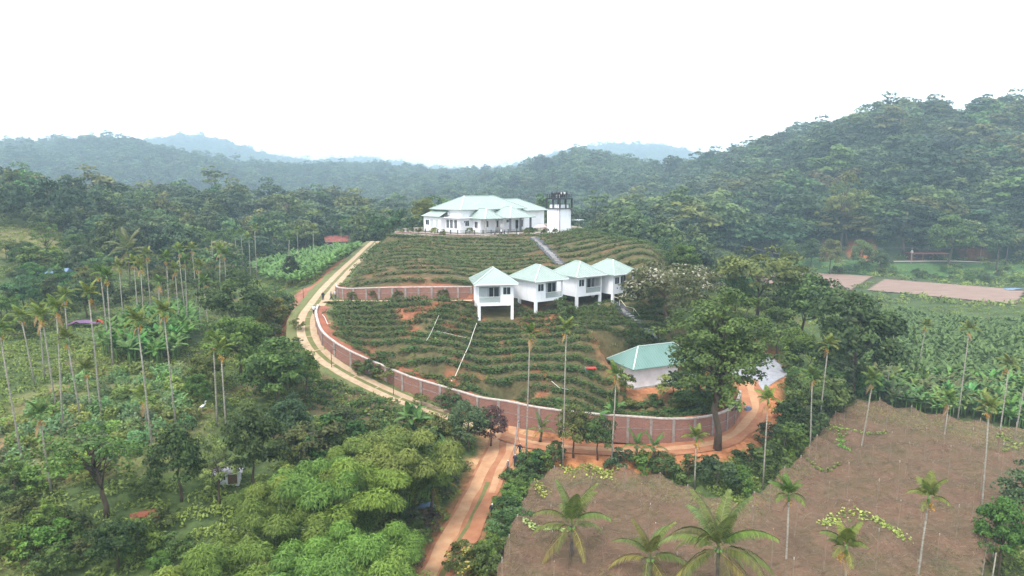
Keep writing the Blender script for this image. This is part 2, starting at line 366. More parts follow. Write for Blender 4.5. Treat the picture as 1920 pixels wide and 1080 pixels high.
house_yaw = RAD(43)
HU = np.array([cos(house_yaw), sin(house_yaw)]); HV = np.array([-sin(house_yaw), cos(house_yaw)])
HO = WY(863, 440, 178)[:2]
pad_z = ZC - 12.0
house_pad = np.array([HY(738, 175, 0)[:2], HY(800, 170.5, 0)[:2], HY(900, 168.5, 0)[:2], HY(985, 172, 0)[:2], HY(1085, 175, 0)[:2], HY(1090, 205, 0)[:2], HY(1040, 228, 0)[:2], HY(850, 215, 0)[:2], HY(760, 200, 0)[:2]])
yard_poly = np.array([WH(a, b, -31.0)[:2] for a, b in [(1388, 722), (1366, 700), (1376, 672), (1402, 664), (1448, 668), (1466, 685), (1482, 704), (1440, 722), (1424, 730)]])
junc_poly = np.array([WH(a, b, -33.1)[:2] for a, b in [(880, 800), (935, 792), (975, 800), (992, 815), (975, 840), (950, 866), (915, 868), (884, 862), (905, 838)]])
COT = [(896, 574, 9), (1004, 567, 35), (1081, 557, 35), (1149, 552, 42)]
valley_poly = np.array([WH(a, b, -35.6)[:2] for a, b in [(1350, 528), (1500, 507), (1640, 514), (1940, 539), (2080, 552), (2080, 610), (1900, 596), (1600, 574), (1420, 560)]])
shed_poly = np.array([WH(a, b, -30.9)[:2] for a, b in [(1136, 712), (1196, 740), (1320, 722), (1292, 697)]])

def poly_dist(P, x, y):
    """distance to polygon, 0 inside"""
    x = np.asarray(x); y = np.asarray(y); ins = np.zeros(len(x), bool); d = np.full(len(x), 1e9); n = len(P)
    for i in range(n):
        (x1, y1), (x2, y2) = P[i], P[(i + 1) % n]
        c = ((y1 > y) != (y2 > y)) & (x < (x2 - x1) * (y - y1) / (y2 - y1 + 1e-12) + x1); ins ^= c
        t = np.clip(((x - x1) * (x2 - x1) + (y - y1) * (y2 - y1)) / ((x2 - x1) ** 2 + (y2 - y1) ** 2), 0, 1)
        d = np.minimum(d, np.hypot(x - x1 - t * (x2 - x1), y - y1 - t * (y2 - y1)))
    return np.where(ins, 0, d), ins
def line_near(L, x, y):
    """nearest sample index, distance and signed side (left of travel positive)"""
    idx = np.zeros(len(x), int); dist = np.full(len(x), 1e9); nrm = side_normals(L); sg = np.zeros(len(x))
    sel = np.where((x > L[:, 0].min() - 14) & (x < L[:, 0].max() + 14) & (y > L[:, 1].min() - 14) & (y < L[:, 1].max() + 14))[0]
    for i in range(0, len(sel), 8000):
        s = sel[i:i + 8000]; d2 = (x[s, None] - L[None, :, 0]) ** 2 + (y[s, None] - L[None, :, 1]) ** 2
        k = d2.argmin(1); idx[s] = k; dist[s] = np.sqrt(d2[np.arange(len(s)), k])
        sg[s] = (x[s] - L[k, 0]) * nrm[k, 0] + (y[s] - L[k, 1]) * nrm[k, 1]
    return idx, dist, sg
def smooth(a, b, x):
    t = np.clip((x - a) / (b - a), 0, 1); return t * t * (3 - 2 * t)

ROADS = [(valley_road, 6.0, 9.0), (mid_path, 1.3, 1.5), (hill_road, 2.1, 3.0), (wall_track, 2.0, 3.5), (low_road, 2.2, 3.0)]
def zfun(x, y):
    x = np.asarray(x, float).ravel(); y = np.asarray(y, float).ravel()
    z = tps(x, y)
    z += .12 * np.sin(x * .9 + 1.3 * np.sin(y * .31)) * np.sin(y * .8 + x * .21)
    far = np.clip((y - 345) / 300, 0, 1)
    z += far * (5 * np.sin(x * .021 + y * .008) * np.sin(y * .017 + 1.0) + 3 * np.sin(x * .05 + 2) * np.sin(y * .043))
    for P, zz, bl in ((valley_poly, ZC - 35.6, 14.0), (house_pad, pad_z, 4.0), (yard_poly, ZC - 31.0, 3.0), (shed_poly, ZC - 30.9, 2.0), (junc_poly, ZC - 33.05, 3.0)):
        d, _ = poly_dist(P, x, y); w = 1 - smooth(.3, bl, d); z = z * (1 - w) + (zz - .05) * w
    for L, hw, bl in ROADS:
        k, d, s = line_near(L, x, y); w = 1 - smooth(hw, hw + bl, d); z = z * (1 - w) + (L[k, 2] - .08) * w
    for px, py, yw in COT:                                   # the slope is cut back under the cottages
        p = WH(px, py, -19.6); c, s_ = cos(RAD(yw)), sin(RAD(yw)); dx, dy = x - p[0], y - p[1]
        u, v = dx * c + dy * s_, -dx * s_ + dy * c
        dd = np.maximum(np.maximum(-u - .5, u - 6.5), np.maximum(-v - 1.0, v - 6.6)); w = 1 - smooth(0, 2.2, dd)
        cut = ZC - 19.3 - 2.45 + .26 * np.clip(v, 0, 7)
        z = z * (1 - w) + np.minimum(z, cut) * w
    # terraces behind the brick walls
    for L, inn, keep in ((wall_main, 1.0, 5.0), (wall_mid, 1.0, 4.0), (wall_top, 1.0, 3.0)):
        k, d, s = line_near(L, x, y)
        ends = (k > 0) & (k < len(L) - 1)
        top = L[k, 2] + L[k, 3] - .3
        near = ends & (d < 9)
        a = near & (s > inn * 1.0) & (s < 9)
        w = (1 - smooth(keep * .35, keep, s)) * a
        z = z * (1 - w) + np.maximum(z, top) * 0 * w + top * w
        b = near & (s <= inn * 1.0) & (s > -2.5)
        wb = (1 - smooth(1.2, 2.5, -s)) * b
        z = z * (1 - wb) + np.minimum(z, L[k, 2] - .05) * wb
    return z
def zat(x, y): return float(zfun([x], [y])[0])

# one sheet of ground, finer where the camera looks closely
def axis(core0, core1, step, lo, hi, g):
    a = list(np.arange(core0, core1 + step / 2, step)); s = step; v = core1
    while v < hi: s *= g; v += s; a.append(v)
    s = step; v = core0; b = []
    while v > lo: s *= g; v -= s; b.append(v)
    return np.array(b[::-1] + a)
gx = axis(-60, 66, .8, -3800, 3800, 1.035); gy = axis(50, 136, .8, -400, 4300, 1.03)
GX, GY = np.meshgrid(gx, gy); nx, ny = len(gx), len(gy)
GZ = zfun(GX.ravel(), GY.ravel())
_gz2 = GZ.reshape(ny, nx)
def zg(x, y):                    # height read off the built sheet (what things stand on)
    x = np.asarray(x, float).ravel(); y = np.asarray(y, float).ravel()
    i = np.clip(np.searchsorted(gx, x) - 1, 0, nx - 2); j = np.clip(np.searchsorted(gy, y) - 1, 0, ny - 2)
    fx = (x - gx[i]) / (gx[i + 1] - gx[i]); fy = (y - gy[j]) / (gy[j + 1] - gy[j])
    return (_gz2[j, i] * (1 - fx) + _gz2[j, i + 1] * fx) * (1 - fy) + (_gz2[j + 1, i] * (1 - fx) + _gz2[j + 1, i + 1] * fx) * fy
def z1(x, y): return float(zg([x], [y])[0])
_ys = np.geomspace(44, 4000, 1000)
def at(px, py):                  # where the line of sight first meets the ground
    v = (py - 540.0) / F; t = _ys / (CP - v * SP); xs = (px - 960.0) / F * t; zs = ZC - _ys * dep(py)
    under = zs < zg(xs, _ys); k = int(np.argmax(under)) if under.any() else len(_ys) - 1
    if k == 0: Y = _ys[0]
    else:
        lo, hi = _ys[k - 1], _ys[k]
        for _ in range(14):
            m = (lo + hi) / 2; x_ = (px - 960.0) / F * m / (CP - v * SP)
            if ZC - m * dep(py) < z1(x_, m): hi = m
            else: lo = m
        Y = hi
    x_ = (px - 960.0) / F * Y / (CP - v * SP)
    return np.array([x_, Y, z1(x_, Y)])
def ppm(p): return F / (p[1] * CP - (p[2] - ZC) * SP)        # photo pixels per metre at a point
def project(x, y, z):
    d = y * CP - (z - ZC) * SP; u = y * SP + (z - ZC) * CP
    return 960 + F * x / d, 540 - F * u / d
# ------------------------------------------------------------------ ground sheet with its own soils and turf
def fbm(x, y, s, seed=0):
    r = np.random.default_rng(seed); v = np.zeros(len(x)); a = 1.0
    for o in range(4):
        p = r.uniform(0, 6.28, 6); k = r.uniform(.7, 1.3, 4) / s * 2 ** o
        v += a * (np.sin(x * k[0] + p[0] + 1.7 * np.sin(y * k[1] + p[1])) * np.sin(y * k[2] + p[2] + 1.7 * np.sin(x * k[3] + p[3]))); a *= .55
    return v
net_px = [(928, 1120), (965, 990), (1000, 912), (1030, 890), (1060, 882), (1110, 884), (1170, 882), (1215, 890), (1260, 902), (1310, 928), (1390, 947), (1420, 930), (1440, 915), (1465, 890), (1500, 868),
          (1530, 830), (1560, 785), (1600, 757), (1625, 752), (1700, 768), (1800, 787), (1960, 815), (1985, 870), (1900, 950), (1845, 1020), (1812, 1120)]
net_poly = np.array([WH(a, b, -32.6)[:2] for a, b in net_px])
banana_poly = np.array([at(a, b)[:2] for a, b in [(1585, 598), (1700, 588), (1905, 616), (2040, 624), (2040, 830), (1900, 806), (1800, 790), (1640, 760), (1600, 745), (1612, 680)]])
cassava_poly = np.array([at(a, b)[:2] for a, b in [(-60, 830), (60, 740), (180, 700), (330, 690), (385, 700), (380, 790), (330, 860), (200, 880), (60, 890), (-60, 900)]])
leftban_poly = np.array([at(a, b)[:2] for a, b in [(190, 672), (200, 640), (260, 605), (350, 590), (372, 620), (350, 660), (330, 682), (250, 686)]])
farban_poly = np.array([at(a, b)[:2] for a, b in [(470, 510), (540, 486), (640, 470), (690, 462), (640, 500), (590, 532), (520, 545)]])
tea_left = np.array([at(a, b)[:2] for a, b in [(565, 690), (600, 672), (660, 716), (740, 765), (840, 800), (850, 820), (740, 822), (640, 790), (575, 765)]])
plough_b = np.array([at(a, b)[:2] for a, b in [(1655, 524), (1928, 545), (1908, 573), (1622, 545)]])
plough_a = np.array([at(a, b)[:2] for a, b in [(1490, 510), (1640, 519), (1598, 546), (1368, 530), (1380, 512)]])

gxv, gyv = GX.ravel(), GY.ravel(); nV = len(gxv)
col = np.tile(np.array([.070, .100, .034]), (nV, 1))
def blend(w, c): 
    global col
    w = np.clip(w, 0, 1)[:, None]; col = col * (1 - w) + np.array(c) * w
n1 = fbm(gxv, gyv, 9, 1); n2 = fbm(gxv, gyv, 3.2, 2); n3 = fbm(gxv, gyv, 30, 3)
blend(smooth(.3, 1.0, n1 + .4 * n2) * .75, (.13, .095, .05))
blend(smooth(.5, 1.1, n2 - .3 * n1) * .6, (.09, .13, .035))
blend(smooth(150, 320, gyv) * .75, (.030, .046, .022))
def inpoly(P, soft=1.0): d, i = poly_dist(P, gxv, gyv); return 1 - smooth(0, soft, d)
hx0, hy0 = HY(930, 176, 0)[:2]
kw, dw, sw = line_near(wall_main, gxv, gyv)
# the tea hill: red earth between the rows
hill_poly = np.vstack([wall_main[:, :2], np.array([WH(a, b, h)[:2] for a, b, h in [(1400, 720, -31), (1330, 660, -28), (1255, 580, -21), (1262, 480, -15)]]), np.array([HY(1180, 175, 0)[:2], HY(1085, 190, 0)[:2], HY(740, 186, 0)[:2], HY(705, 190, 0)[:2]]), np.array([WH(a, b, h)[:2] for a, b, h in [(676, 490, -19), (640, 520, -19.4), (606, 560, -20.4)]])])
n2 = n2 - 1.6 * np.exp(-((gxv - 21) ** 2 + (gyv - 111) ** 2) / 60); wt_ = inpoly(hill_poly, 1.0); blend(wt_ * .85, (.10, .078, .038)); blend(wt_ * smooth(.5, 1.15, n2 + .5 * n1) * np.where(gyv > 122, .3, .9), (.25, .095, .05)); blend(wt_ * smooth(.3, 1., -n1) * .6, (.09, .085, .035))
w_ = inpoly(tea_left, 1.5); blend(w_ * .8, (.13, .085, .045))
w_ = inpoly(cassava_poly, 3); blend(w_ * .85, (.150, .150, .06)); blend(w_ * smooth(.3, .9, n2), (.24, .14, .075)); blend(w_ * smooth(.2, .9, n1) * .8, (.10, .15, .04))
w_ = inpoly(net_poly, 2); blend(w_ * .8, (.21, .12, .075)); blend(w_ * smooth(.2, .9, n1 + .3 * n2) * .7, (.09, .12, .04))
w_ = inpoly(banana_poly, 2); blend(w_ * .8, (.06, .075, .03))
w_ = inpoly(house_pad, 1.5); blend(w_, (.26, .22, .18)); blend(w_ * smooth(.2, .9, n1) * .8, (.09, .10, .04))
w_ = inpoly(shed_poly, 4.5) * (1 - smooth(105.5, 108, gyv)); blend(w_ * .95, (.36, .15, .07))
w_ = inpoly(yard_poly, 4.0); blend(w_ * smooth(-.6, .3, n2), (.36, .14, .07))
k_, d_, s_ = line_near(hill_road, gxv, gyv)
up_ = smooth(40, 5, k_.astype(float)) if False else np.ones(nV)
blend((s_ < 0) * (1 - smooth(4.6, 5.8, d_)) * smooth(3.0, 3.6, d_) * (n2 > -1.1) * (k_ < len(hill_road) * .78), (.33, .115, .065))
blend((1 - smooth(3.2, 3.7, d_)) * (d_ < 8), (.12, .14, .05))
bay = np.array([at(a, b)[:2] for a, b in [(553, 560), (566, 542), (612, 532), (622, 524), (600, 552), (575, 585), (556, 600)]])
blend(inpoly(bay, 1.0), (.30, .13, .085))
k_, d_, s_ = line_near(wall_track, gxv, gyv); blend((1 - smooth(3.2, 5.2, d_ + .6 * n2)) * (d_ < 9), (.42, .17, .075))
k_, d_, s_ = line_near(low_road, gxv, gyv); blend((1 - smooth(2.3, 3.4, d_ + .3 * n2)) * (d_ < 8), (.30, .15, .07))
dj, _i = poly_dist(junc_poly, gxv, gyv); blend((1 - smooth(.0, 1.2, dj + .5 * n2)) * (dj < 4), (.50, .29, .15))
k_, d_, s_ = line_near(wall_top, gxv, gyv); blend((s_ < 0) * (1 - smooth(1.0, 2.6, d_ + .5 * n1)) * (d_ < 8), (.34, .13, .07))
vr = (np.abs(gyv - 292) < 30) & (gxv > 85); blend(vr * smooth(265, 275, gyv) * (1 - smooth(297, 301, gyv)), (.060, .115, .035))
redcut = np.array([at(a, b)[:2] for a, b in [(1800, 482), (1845, 484), (1850, 462), (1796, 462)]]); blend(inpoly(redcut, 2), (.42, .13, .06))
for c_ in [(1618, 472, 5), (1560, 482, 3)]:
    p_ = at(c_[0], c_[1]); blend((np.hypot(gxv - p_[0], gyv - p_[1]) < c_[2]).astype(float), (.40, .13, .06))
for a_, b_, r_ in [(60, 455, 12), (95, 440, 9), (30, 470, 8)]:
    p_ = at(a_, b_); blend(np.exp(-((gxv - p_[0]) ** 2 + (gyv - p_[1]) ** 2) / r_ ** 2) * 1.1, (.15, .135, .05)); blend(np.exp(-((gxv - p_[0] - 4) ** 2 + (gyv - p_[1]) ** 2) / 9) * smooth(-.2, .6, n2), (.28, .12, .06))
idx = np.arange(nV).reshape(ny, nx)
quads = np.stack([idx[:-1, :-1], idx[:-1, 1:], idx[1:, 1:], idx[1:, :-1]], -1).reshape(-1, 4)

def groundmat():
    m, nt, bs, N, L = nodes_of('earth_and_turf')
    a = N.new('ShaderNodeAttribute'); a.attribute_name = 'soil'
    f = ramp(nt, noise(nt, 1.1, 6, .7), .3, .7); f2 = ramp(nt, noise(nt, .25, 5, .65), .35, .65)
    def mul(c, fac, lo, hi):
        mr = N.new('ShaderNodeMapRange'); mr.inputs[3].default_value = lo; mr.inputs[4].default_value = hi; L.new(fac, mr.inputs[0])
        h = N.new('ShaderNodeHueSaturation'); L.new(c, h.inputs['Color']); L.new(mr.outputs[0], h.inputs['Value']); return h.outputs[0]
    c = mul(mul(a.outputs['Color'], f, .6, 1.35), f2, .8, 1.2)
    L.new(c, bs.inputs['Base Color']); bs.inputs['Roughness'].default_value = .95; bs.inputs['Specular IOR Level'].default_value = .15
    b = N.new('ShaderNodeBump'); b.inputs['Strength'].default_value = .7; b.inputs['Distance'].default_value = .25
    L.new(noise(nt, 2.2, 6, .7), b.inputs['Height']); L.new(b.outputs[0], bs.inputs['Normal']); return m
M['ground'] = groundmat()
gme = np_mesh('ground', np.stack([gxv, gyv, GZ], 1), quads, M['ground'], smooth=True)
ca = gme.attributes.new('soil', 'FLOAT_COLOR', 'POINT'); ca.data.foreach_set('color', np.c_[col, np.ones(nV)].astype(np.float32).ravel())
tag(obj('ground', gme), kind='structure')

# ------------------------------------------------------------------ roads and paths
def strip(name, L, o0, o1, dz, m, i0=0, i1=None, wob=0.0, kind='structure', crown=0.0):
    L = L[i0:i1]; n = side_normals(L); k = len(L); w = np.random.default_rng(len(name) + int(abs(o0) * 10))
    j0 = o0 + wob * np.interp(np.arange(k), np.arange(0, k + 5, 3), w.normal(0, 1, len(np.arange(0, k + 5, 3)))); j1 = o1 + wob * np.interp(np.arange(k), np.arange(0, k + 5, 3), w.normal(0, 1, len(np.arange(0, k + 5, 3))))
    V = []; cols = 4
    for c in range(cols):
        t = c / (cols - 1); o = j0 * (1 - t) + j1 * t
        V.append(np.c_[L[:, 0] + n[:, 0] * o, L[:, 1] + n[:, 1] * o, L[:, 2] + dz + crown * (1 - (2 * t - 1) ** 2)])
    V = np.concatenate(V); Q = []
    for c in range(cols - 1):
        for i in range(k - 1): Q.append((c * k + i, c * k + i + 1, (c + 1) * k + i + 1, (c + 1) * k + i))
    o = obj(name, np_mesh(name, V, np.array(Q), m)); return tag(o, kind=kind)
strip('road_verge', hill_road, -3.3, -1.9, .00, M['verge'], wob=.12)
strip('road_bed', hill_road, -2.0, 1.95, .012, M['strip'])
strip('road_track', hill_road, -1.75, -.45, .03, M['road'], wob=.03)
strip('road_track', hill_road, .32, 1.6, .03, M['road'], wob=.03)
for i in range(4, len(hill_road) - 4, 5):                      # pale cross ties over the grassy median
    q_ = hill_road[i:i + 2].copy(); q_[1] = q_[0] + (q_[1] - q_[0]) * .22; strip('road_cross_tie', q_, -.5, .36, .034, M['road'])
strip('dirt_road', low_road, -2.0, 1.9, .02, M['dirt'], wob=.10, crown=.03)
strip('dirt_road_rut', low_road, -1.65, -.35, .065, M['dirt_pale'], wob=.10)
strip('dirt_road_rut', low_road, .55, 1.45, .065, M['dirt_pale'], 0, 26, wob=.12)
strip('dirt_road_median', low_road, .0, .48, .07, M['strip'], 22, None, wob=.08)
strip('dirt_track', wall_track, -1.9, 1.8, .02, M['dirt'], wob=.15, crown=.03)
strip('dirt_track_rut', wall_track, -.6, .55, .07, M['dirt_pale'], wob=.12)
strip('path', mid_path, -.75, .6, .03, M['road'], wob=.05)
strip('valley_road', valley_road, -2.2, 2.2, .30, mat('far_tarmac', (.36, .31, .25), (.28, .25, .21), .5, .9))
def sheet(name, P, dz, m, res=1.0, kind='structure', zc=None):
    P = np.asarray(P); mn = P.min(0); mx = P.max(0)
    xs = np.arange(mn[0], mx[0] + res, res); ys = np.arange(mn[1], mx[1] + res, res); X, Y = np.meshgrid(xs, ys)
    d, ins = poly_dist(P, X.ravel(), Y.ravel()); z = (zg(X, Y) if zc is None else np.full(X.size, zc)) + dz; n = len(xs)
    ok = ins.reshape(X.shape); Q = []
    for j in range(len(ys) - 1):
        for i in range(n - 1):
            if ok[j, i] and ok[j + 1, i] and ok[j, i + 1] and ok[j + 1, i + 1]: Q.append((j * n + i, j * n + i + 1, (j + 1) * n + i + 1, (j + 1) * n + i))
    V = np.stack([X.ravel(), Y.ravel(), z], 1); Q = np.array(Q); u, inv = np.unique(Q, return_inverse=True)
    return tag(obj(name, np_mesh(name, V[u], inv.reshape(-1, 4), m, smooth=True)), kind=kind)
M['plough'] = mat('ploughed_earth', (.27, .185, .145), (.20, .13, .10), .35, .95, bump=.6, bscale=1.2, stretch=(.5, 2.0, 1))
sheet('ploughed_field', plough_a, .30, M['plough'], 1.0); sheet('ploughed_field', plough_b, .30, M['plough'], 1.0)
sheet('paved_yard', yard_poly, .07, M['yard'], .4)

# ------------------------------------------------------------------ brick walls
def brick_wall(name, L, per, label, th=.26, band=True, cop=.16):
    base = L[len(L) // 2]; root = empty(name, tuple(base[:3]), 0, label, 'wall'); n = side_normals(L); b0 = Vector(base[:3])
    def pt(i, off, z): return Vector((L[i, 0] + n[i, 0] * off, L[i, 1] + n[i, 1] * off, z)) - b0
    s = np.r_[0, np.cumsum(np.linalg.norm(np.diff(L[:, :2], axis=0), axis=1))]
    ks = list(range(0, len(L), per));
    if ks[-1] != len(L) - 1: ks.append(len(L) - 1)
    for a, b in zip(ks[:-1], ks[1:]):
        V = []; Fc = []; UV = []
        top = lambda i: L[i, 2] + L[i, 3]
        for i in range(a, b + 1):
            V += [pt(i, -th / 2, L[i, 2] - .5), pt(i, -th / 2, top(i)), pt(i, th / 2, top(i)), pt(i, th / 2, L[i, 2] - .5)]
            UV += [(s[i], -.5), (s[i], L[i, 3]), (s[i], L[i, 3] + .26), (s[i], -.5)]
        for q in range(b - a):
            e = q * 4
            for c in range(3): Fc.append((e + c, e + 4 + c, e + 5 + c, e + 1 + c))
        me = bpy.data.meshes.new('brick_panel'); me.from_pydata(V, [], Fc); me.materials.append(M['brick'])
        uvl = me.uv_layers.new(name='UVMap')
        for lp in me.loops: uvl.data[lp.index].uv = UV[lp.vertex_index]
        obj('brick_panel', me, root)
        c = MB(); c.add([v for i in range(a, b + 1) for v in (pt(i, -th / 2 - .07, top(i)), pt(i, -th / 2 - .07, top(i) + cop), pt(i, th / 2 + .07, top(i) + cop), pt(i, th / 2 + .07, top(i)))],
              [(q * 4 + k, q * 4 + 4 + k, q * 4 + 4 + (k + 1) % 4, q * 4 + (k + 1) % 4) for q in range(b - a) for k in range(4)] + [(0, 1, 2, 3), tuple(4 * (b - a) + k for k in (3, 2, 1, 0))])
        c.build('coping', M['coping'], root)
        if band and min(L[a, 3], L[b, 3]) > 1.1:
            t = MB(); t.add([v for i in range(a, b + 1) for v in (pt(i, -th / 2 - .035, L[i, 2] + L[i, 3] * .5), pt(i, -th / 2 - .035, L[i, 2] + L[i, 3] * .5 + .09), pt(i, -th / 2 + .02, L[i, 2] + L[i, 3] * .5 + .09), pt(i, -th / 2 + .02, L[i, 2] + L[i, 3] * .5))],
                  [(q * 4 + k, q * 4 + 4 + k, q * 4 + 4 + (k + 1) % 4, q * 4 + (k + 1) % 4) for q in range(b - a) for k in range(4)])
            t.build('tie_beam', M['pillar'], root)
    for i in ks:
        c = MB(); h = L[i, 3] + .55; p = pt(i, -.03, L[i, 2] - .5 + h / 2); c.box(p, (.36, th + .16, h + .0), math.atan2(n[i, 1], n[i, 0]) + pi / 2)
        c.build('pillar', M['pillar'], root)
    # earth filled in behind the wall
    V = []; Q = []
    for i in range(len(L)):
        w = 2.6; x2, y2 = L[i, 0] + n[i, 0] * w, L[i, 1] + n[i, 1] * w; tz = L[i, 2] + L[i, 3] - .12
        x1, y1 = L[i, 0] + n[i, 0] * 1.3, L[i, 1] + n[i, 1] * 1.3
        V += [(L[i, 0] + n[i, 0] * .1, L[i, 1] + n[i, 1] * .1, tz), (x1, y1, max(z1(x1, y1) + .06, tz - .1)), (x2, y2, z1(x2, y2) - .05)]
    for i in range(len(L) - 1):
        for c in range(2): Q.append((3 * i + c, 3 * i + c + 1, 3 * i + c + 4, 3 * i + c + 3))
    tag(obj('soil_backfill', np_mesh('soil_backfill', np.array(V), np.array(Q), M['soil'], smooth=True)), kind='structure')
    return root
brick_wall('boundary_wall', wall_main, 3, 'long curved red brick wall with pale coping below the tea hill')
brick_wall('retaining_wall', wall_mid, 3, 'red brick wall across the slope left of the stilted cottages')
brick_wall('retaining_wall', wall_top, 4, 'low brick wall under the dark railing before the hilltop house', band=False)

# ------------------------------------------------------------------ building pieces
def hip_roof(root, x0, x1, y0, y1, ze, zr, m, ov=.7, name='roof', ribs=.45, inset=None, capw=.2):
    x0 -= ov; x1 += ov; y0 -= ov; y1 += ov; W, D = x1 - x0, y1 - y0
    e = inset if inset is not None else min(W, D) / 2
    if W >= D: r0, r1 = (x0 + e, (y0 + y1) / 2, zr), (x1 - e, (y0 + y1) / 2, zr)
    else: r0, r1 = ((x0 + x1) / 2, y0 + e, zr), ((x0 + x1) / 2, y1 - e, zr)
    A, B, Cc, Dd = (x0, y0, ze), (x1, y0, ze), (x1, y1, ze), (x0, y1, ze)
    b = MB(); t = -.14
    slopes = [(A, B, r1, r0), (B, Cc, r1), (Cc, Dd, r0, r1), (Dd, A, r0)] if W >= D else [(A, B, r0), (B, Cc, r1, r0), (Cc, Dd, r1), (Dd, A, r0, r1)]
    for f in slopes: b.poly(f)
    lo = [(p[0], p[1], p[2] + t) for p in (A, B, Cc, Dd)]
    b.poly(lo[::-1])
    for i, (p, q) in enumerate(((A, B), (B, Cc), (Cc, Dd), (Dd, A))): b.add([p, q, lo[(i + 1) % 4], lo[i]], [(3, 2, 1, 0)])
    rf = b.build(name, m, root)
    if ribs:
        rb = MB()
        for f in slopes:
            P0, P1 = Vector(f[0]), Vector(f[1]); L = (P1 - P0).length; d = (P1 - P0) / L
            top = [Vector(p) for p in f[2:]]; ts = sorted((p - P0).dot(d) for p in top); foot = P0 + d * (top[0] - P0).dot(d); rise = top[0] - foot
            n = int(L / ribs)
            for k in range(1, n):
                s_ = L * k / n
                hgt = min(1, s_ / max(ts[0], 1e-3), (L - s_) / max(L - ts[-1], 1e-3))
                if hgt > .06: rb.bar(P0 + d * s_ + Vector((0, 0, .02)), P0 + d * s_ + rise * hgt + Vector((0, 0, .02)), .06, .05)
        o = rb.build('roof_ribs', m, rf); tag(o, kind='stuff')
    for p, q in [(A, r0), (B, r1 if W >= D else r0), (Cc, r1), (Dd, r0 if W >= D else r1), (r0, r1)]:
        if (Vector(p) - Vector(q)).length > .3: MB().bar(Vector(p) + Vector((0, 0, .05)), Vector(q) + Vector((0, 0, .05)), capw, .09).build('ridge_cap', M['ridge'], rf)
    return rf
def window(root, c, w, h, axis, frame=.09, m=None, name='window', bars=1, out=-1):
    """axis 0: lies in an xz wall facing -y; axis 1: lies in a yz wall facing -x (out gives the side)"""
    g = MB(); d = .05
    def bx(cx, cz, ww, hh, dp, off):
        if axis == 0: return ((c[0] + cx, c[1] + out * off, c[2] + cz), (ww, dp, hh))
        return ((c[0] + out * off, c[1] + cx, c[2] + cz), (dp, ww, hh))
    g.box(*bx(0, 0, w, h, .06, .0)); p = g.build(name, m or M['glass'], root)
    f = MB()
    for s in (-1, 1):
        f.box(*bx(s * (w / 2 + frame / 2), 0, frame, h + 2 * frame, .12, .02)); f.box(*bx(0, s * (h / 2 + frame / 2), w, frame, .12, .02))
    for k in range(bars): f.box(*bx(-w / 2 + w * (k + 1) / (bars + 1), 0, .05, h, .07, .022))
    f.build('frame', M['white'], p); return p

def glassmat():
    m, nt, bs, N, L = nodes_of('balcony_glass'); bs.inputs['Base Color'].default_value = (.55, .62, .60, 1); bs.inputs['Roughness'].default_value = .15
    t = N.new('ShaderNodeBsdfTransparent'); mx = N.new('ShaderNodeMixShader'); mx.inputs[0].default_value = .38
    L.new(t.outputs[0], mx.inputs[1]); L.new(bs.outputs[0], mx.inputs[2]); L.new(mx.outputs[0], N['Material Output'].inputs['Surface']); return m
M['clear'] = glassmat()
M['shade_int'] = mat('shaded_balcony_plaster', (.42, .44, .46), (.36, .38, .40), 1, .8)  # white wall darkened: shade of the balcony recess put into the colour

def make_chair(root_loc, rz, label, group):
    t = empty('balcony_chair', root_loc, rz, label, 'chair', group)
    MB().box((0, 0, .42), (.46, .46, .05)).build('seat', M['wood'], t)
    MB().bar((-.0, .21, .44), (0, .30, .86), .44, .05).build('backrest', M['wood'], t)
    for sx in (-1, 1):
        for sy in (-1, 1): MB().box((sx * .19, sy * .19, .20), (.045, .045, .40)).build('leg', M['wood'], t)
        MB().box((sx * .22, .0, .60), (.05, .44, .04)).build('armrest', M['wood'], t)
def make_table(root_loc, rz, label, group):
    t = empty('balcony_table', root_loc, rz, label, 'table', group)
    MB().box((0, 0, .52), (.6, .6, .04)).build('table_top', M['coping'], t)
    for sx in (-1, 1):
        for sy in (-1, 1): MB().box((sx * .24, sy * .24, .25), (.05, .05, .50)).build('leg', M['wood'], t)

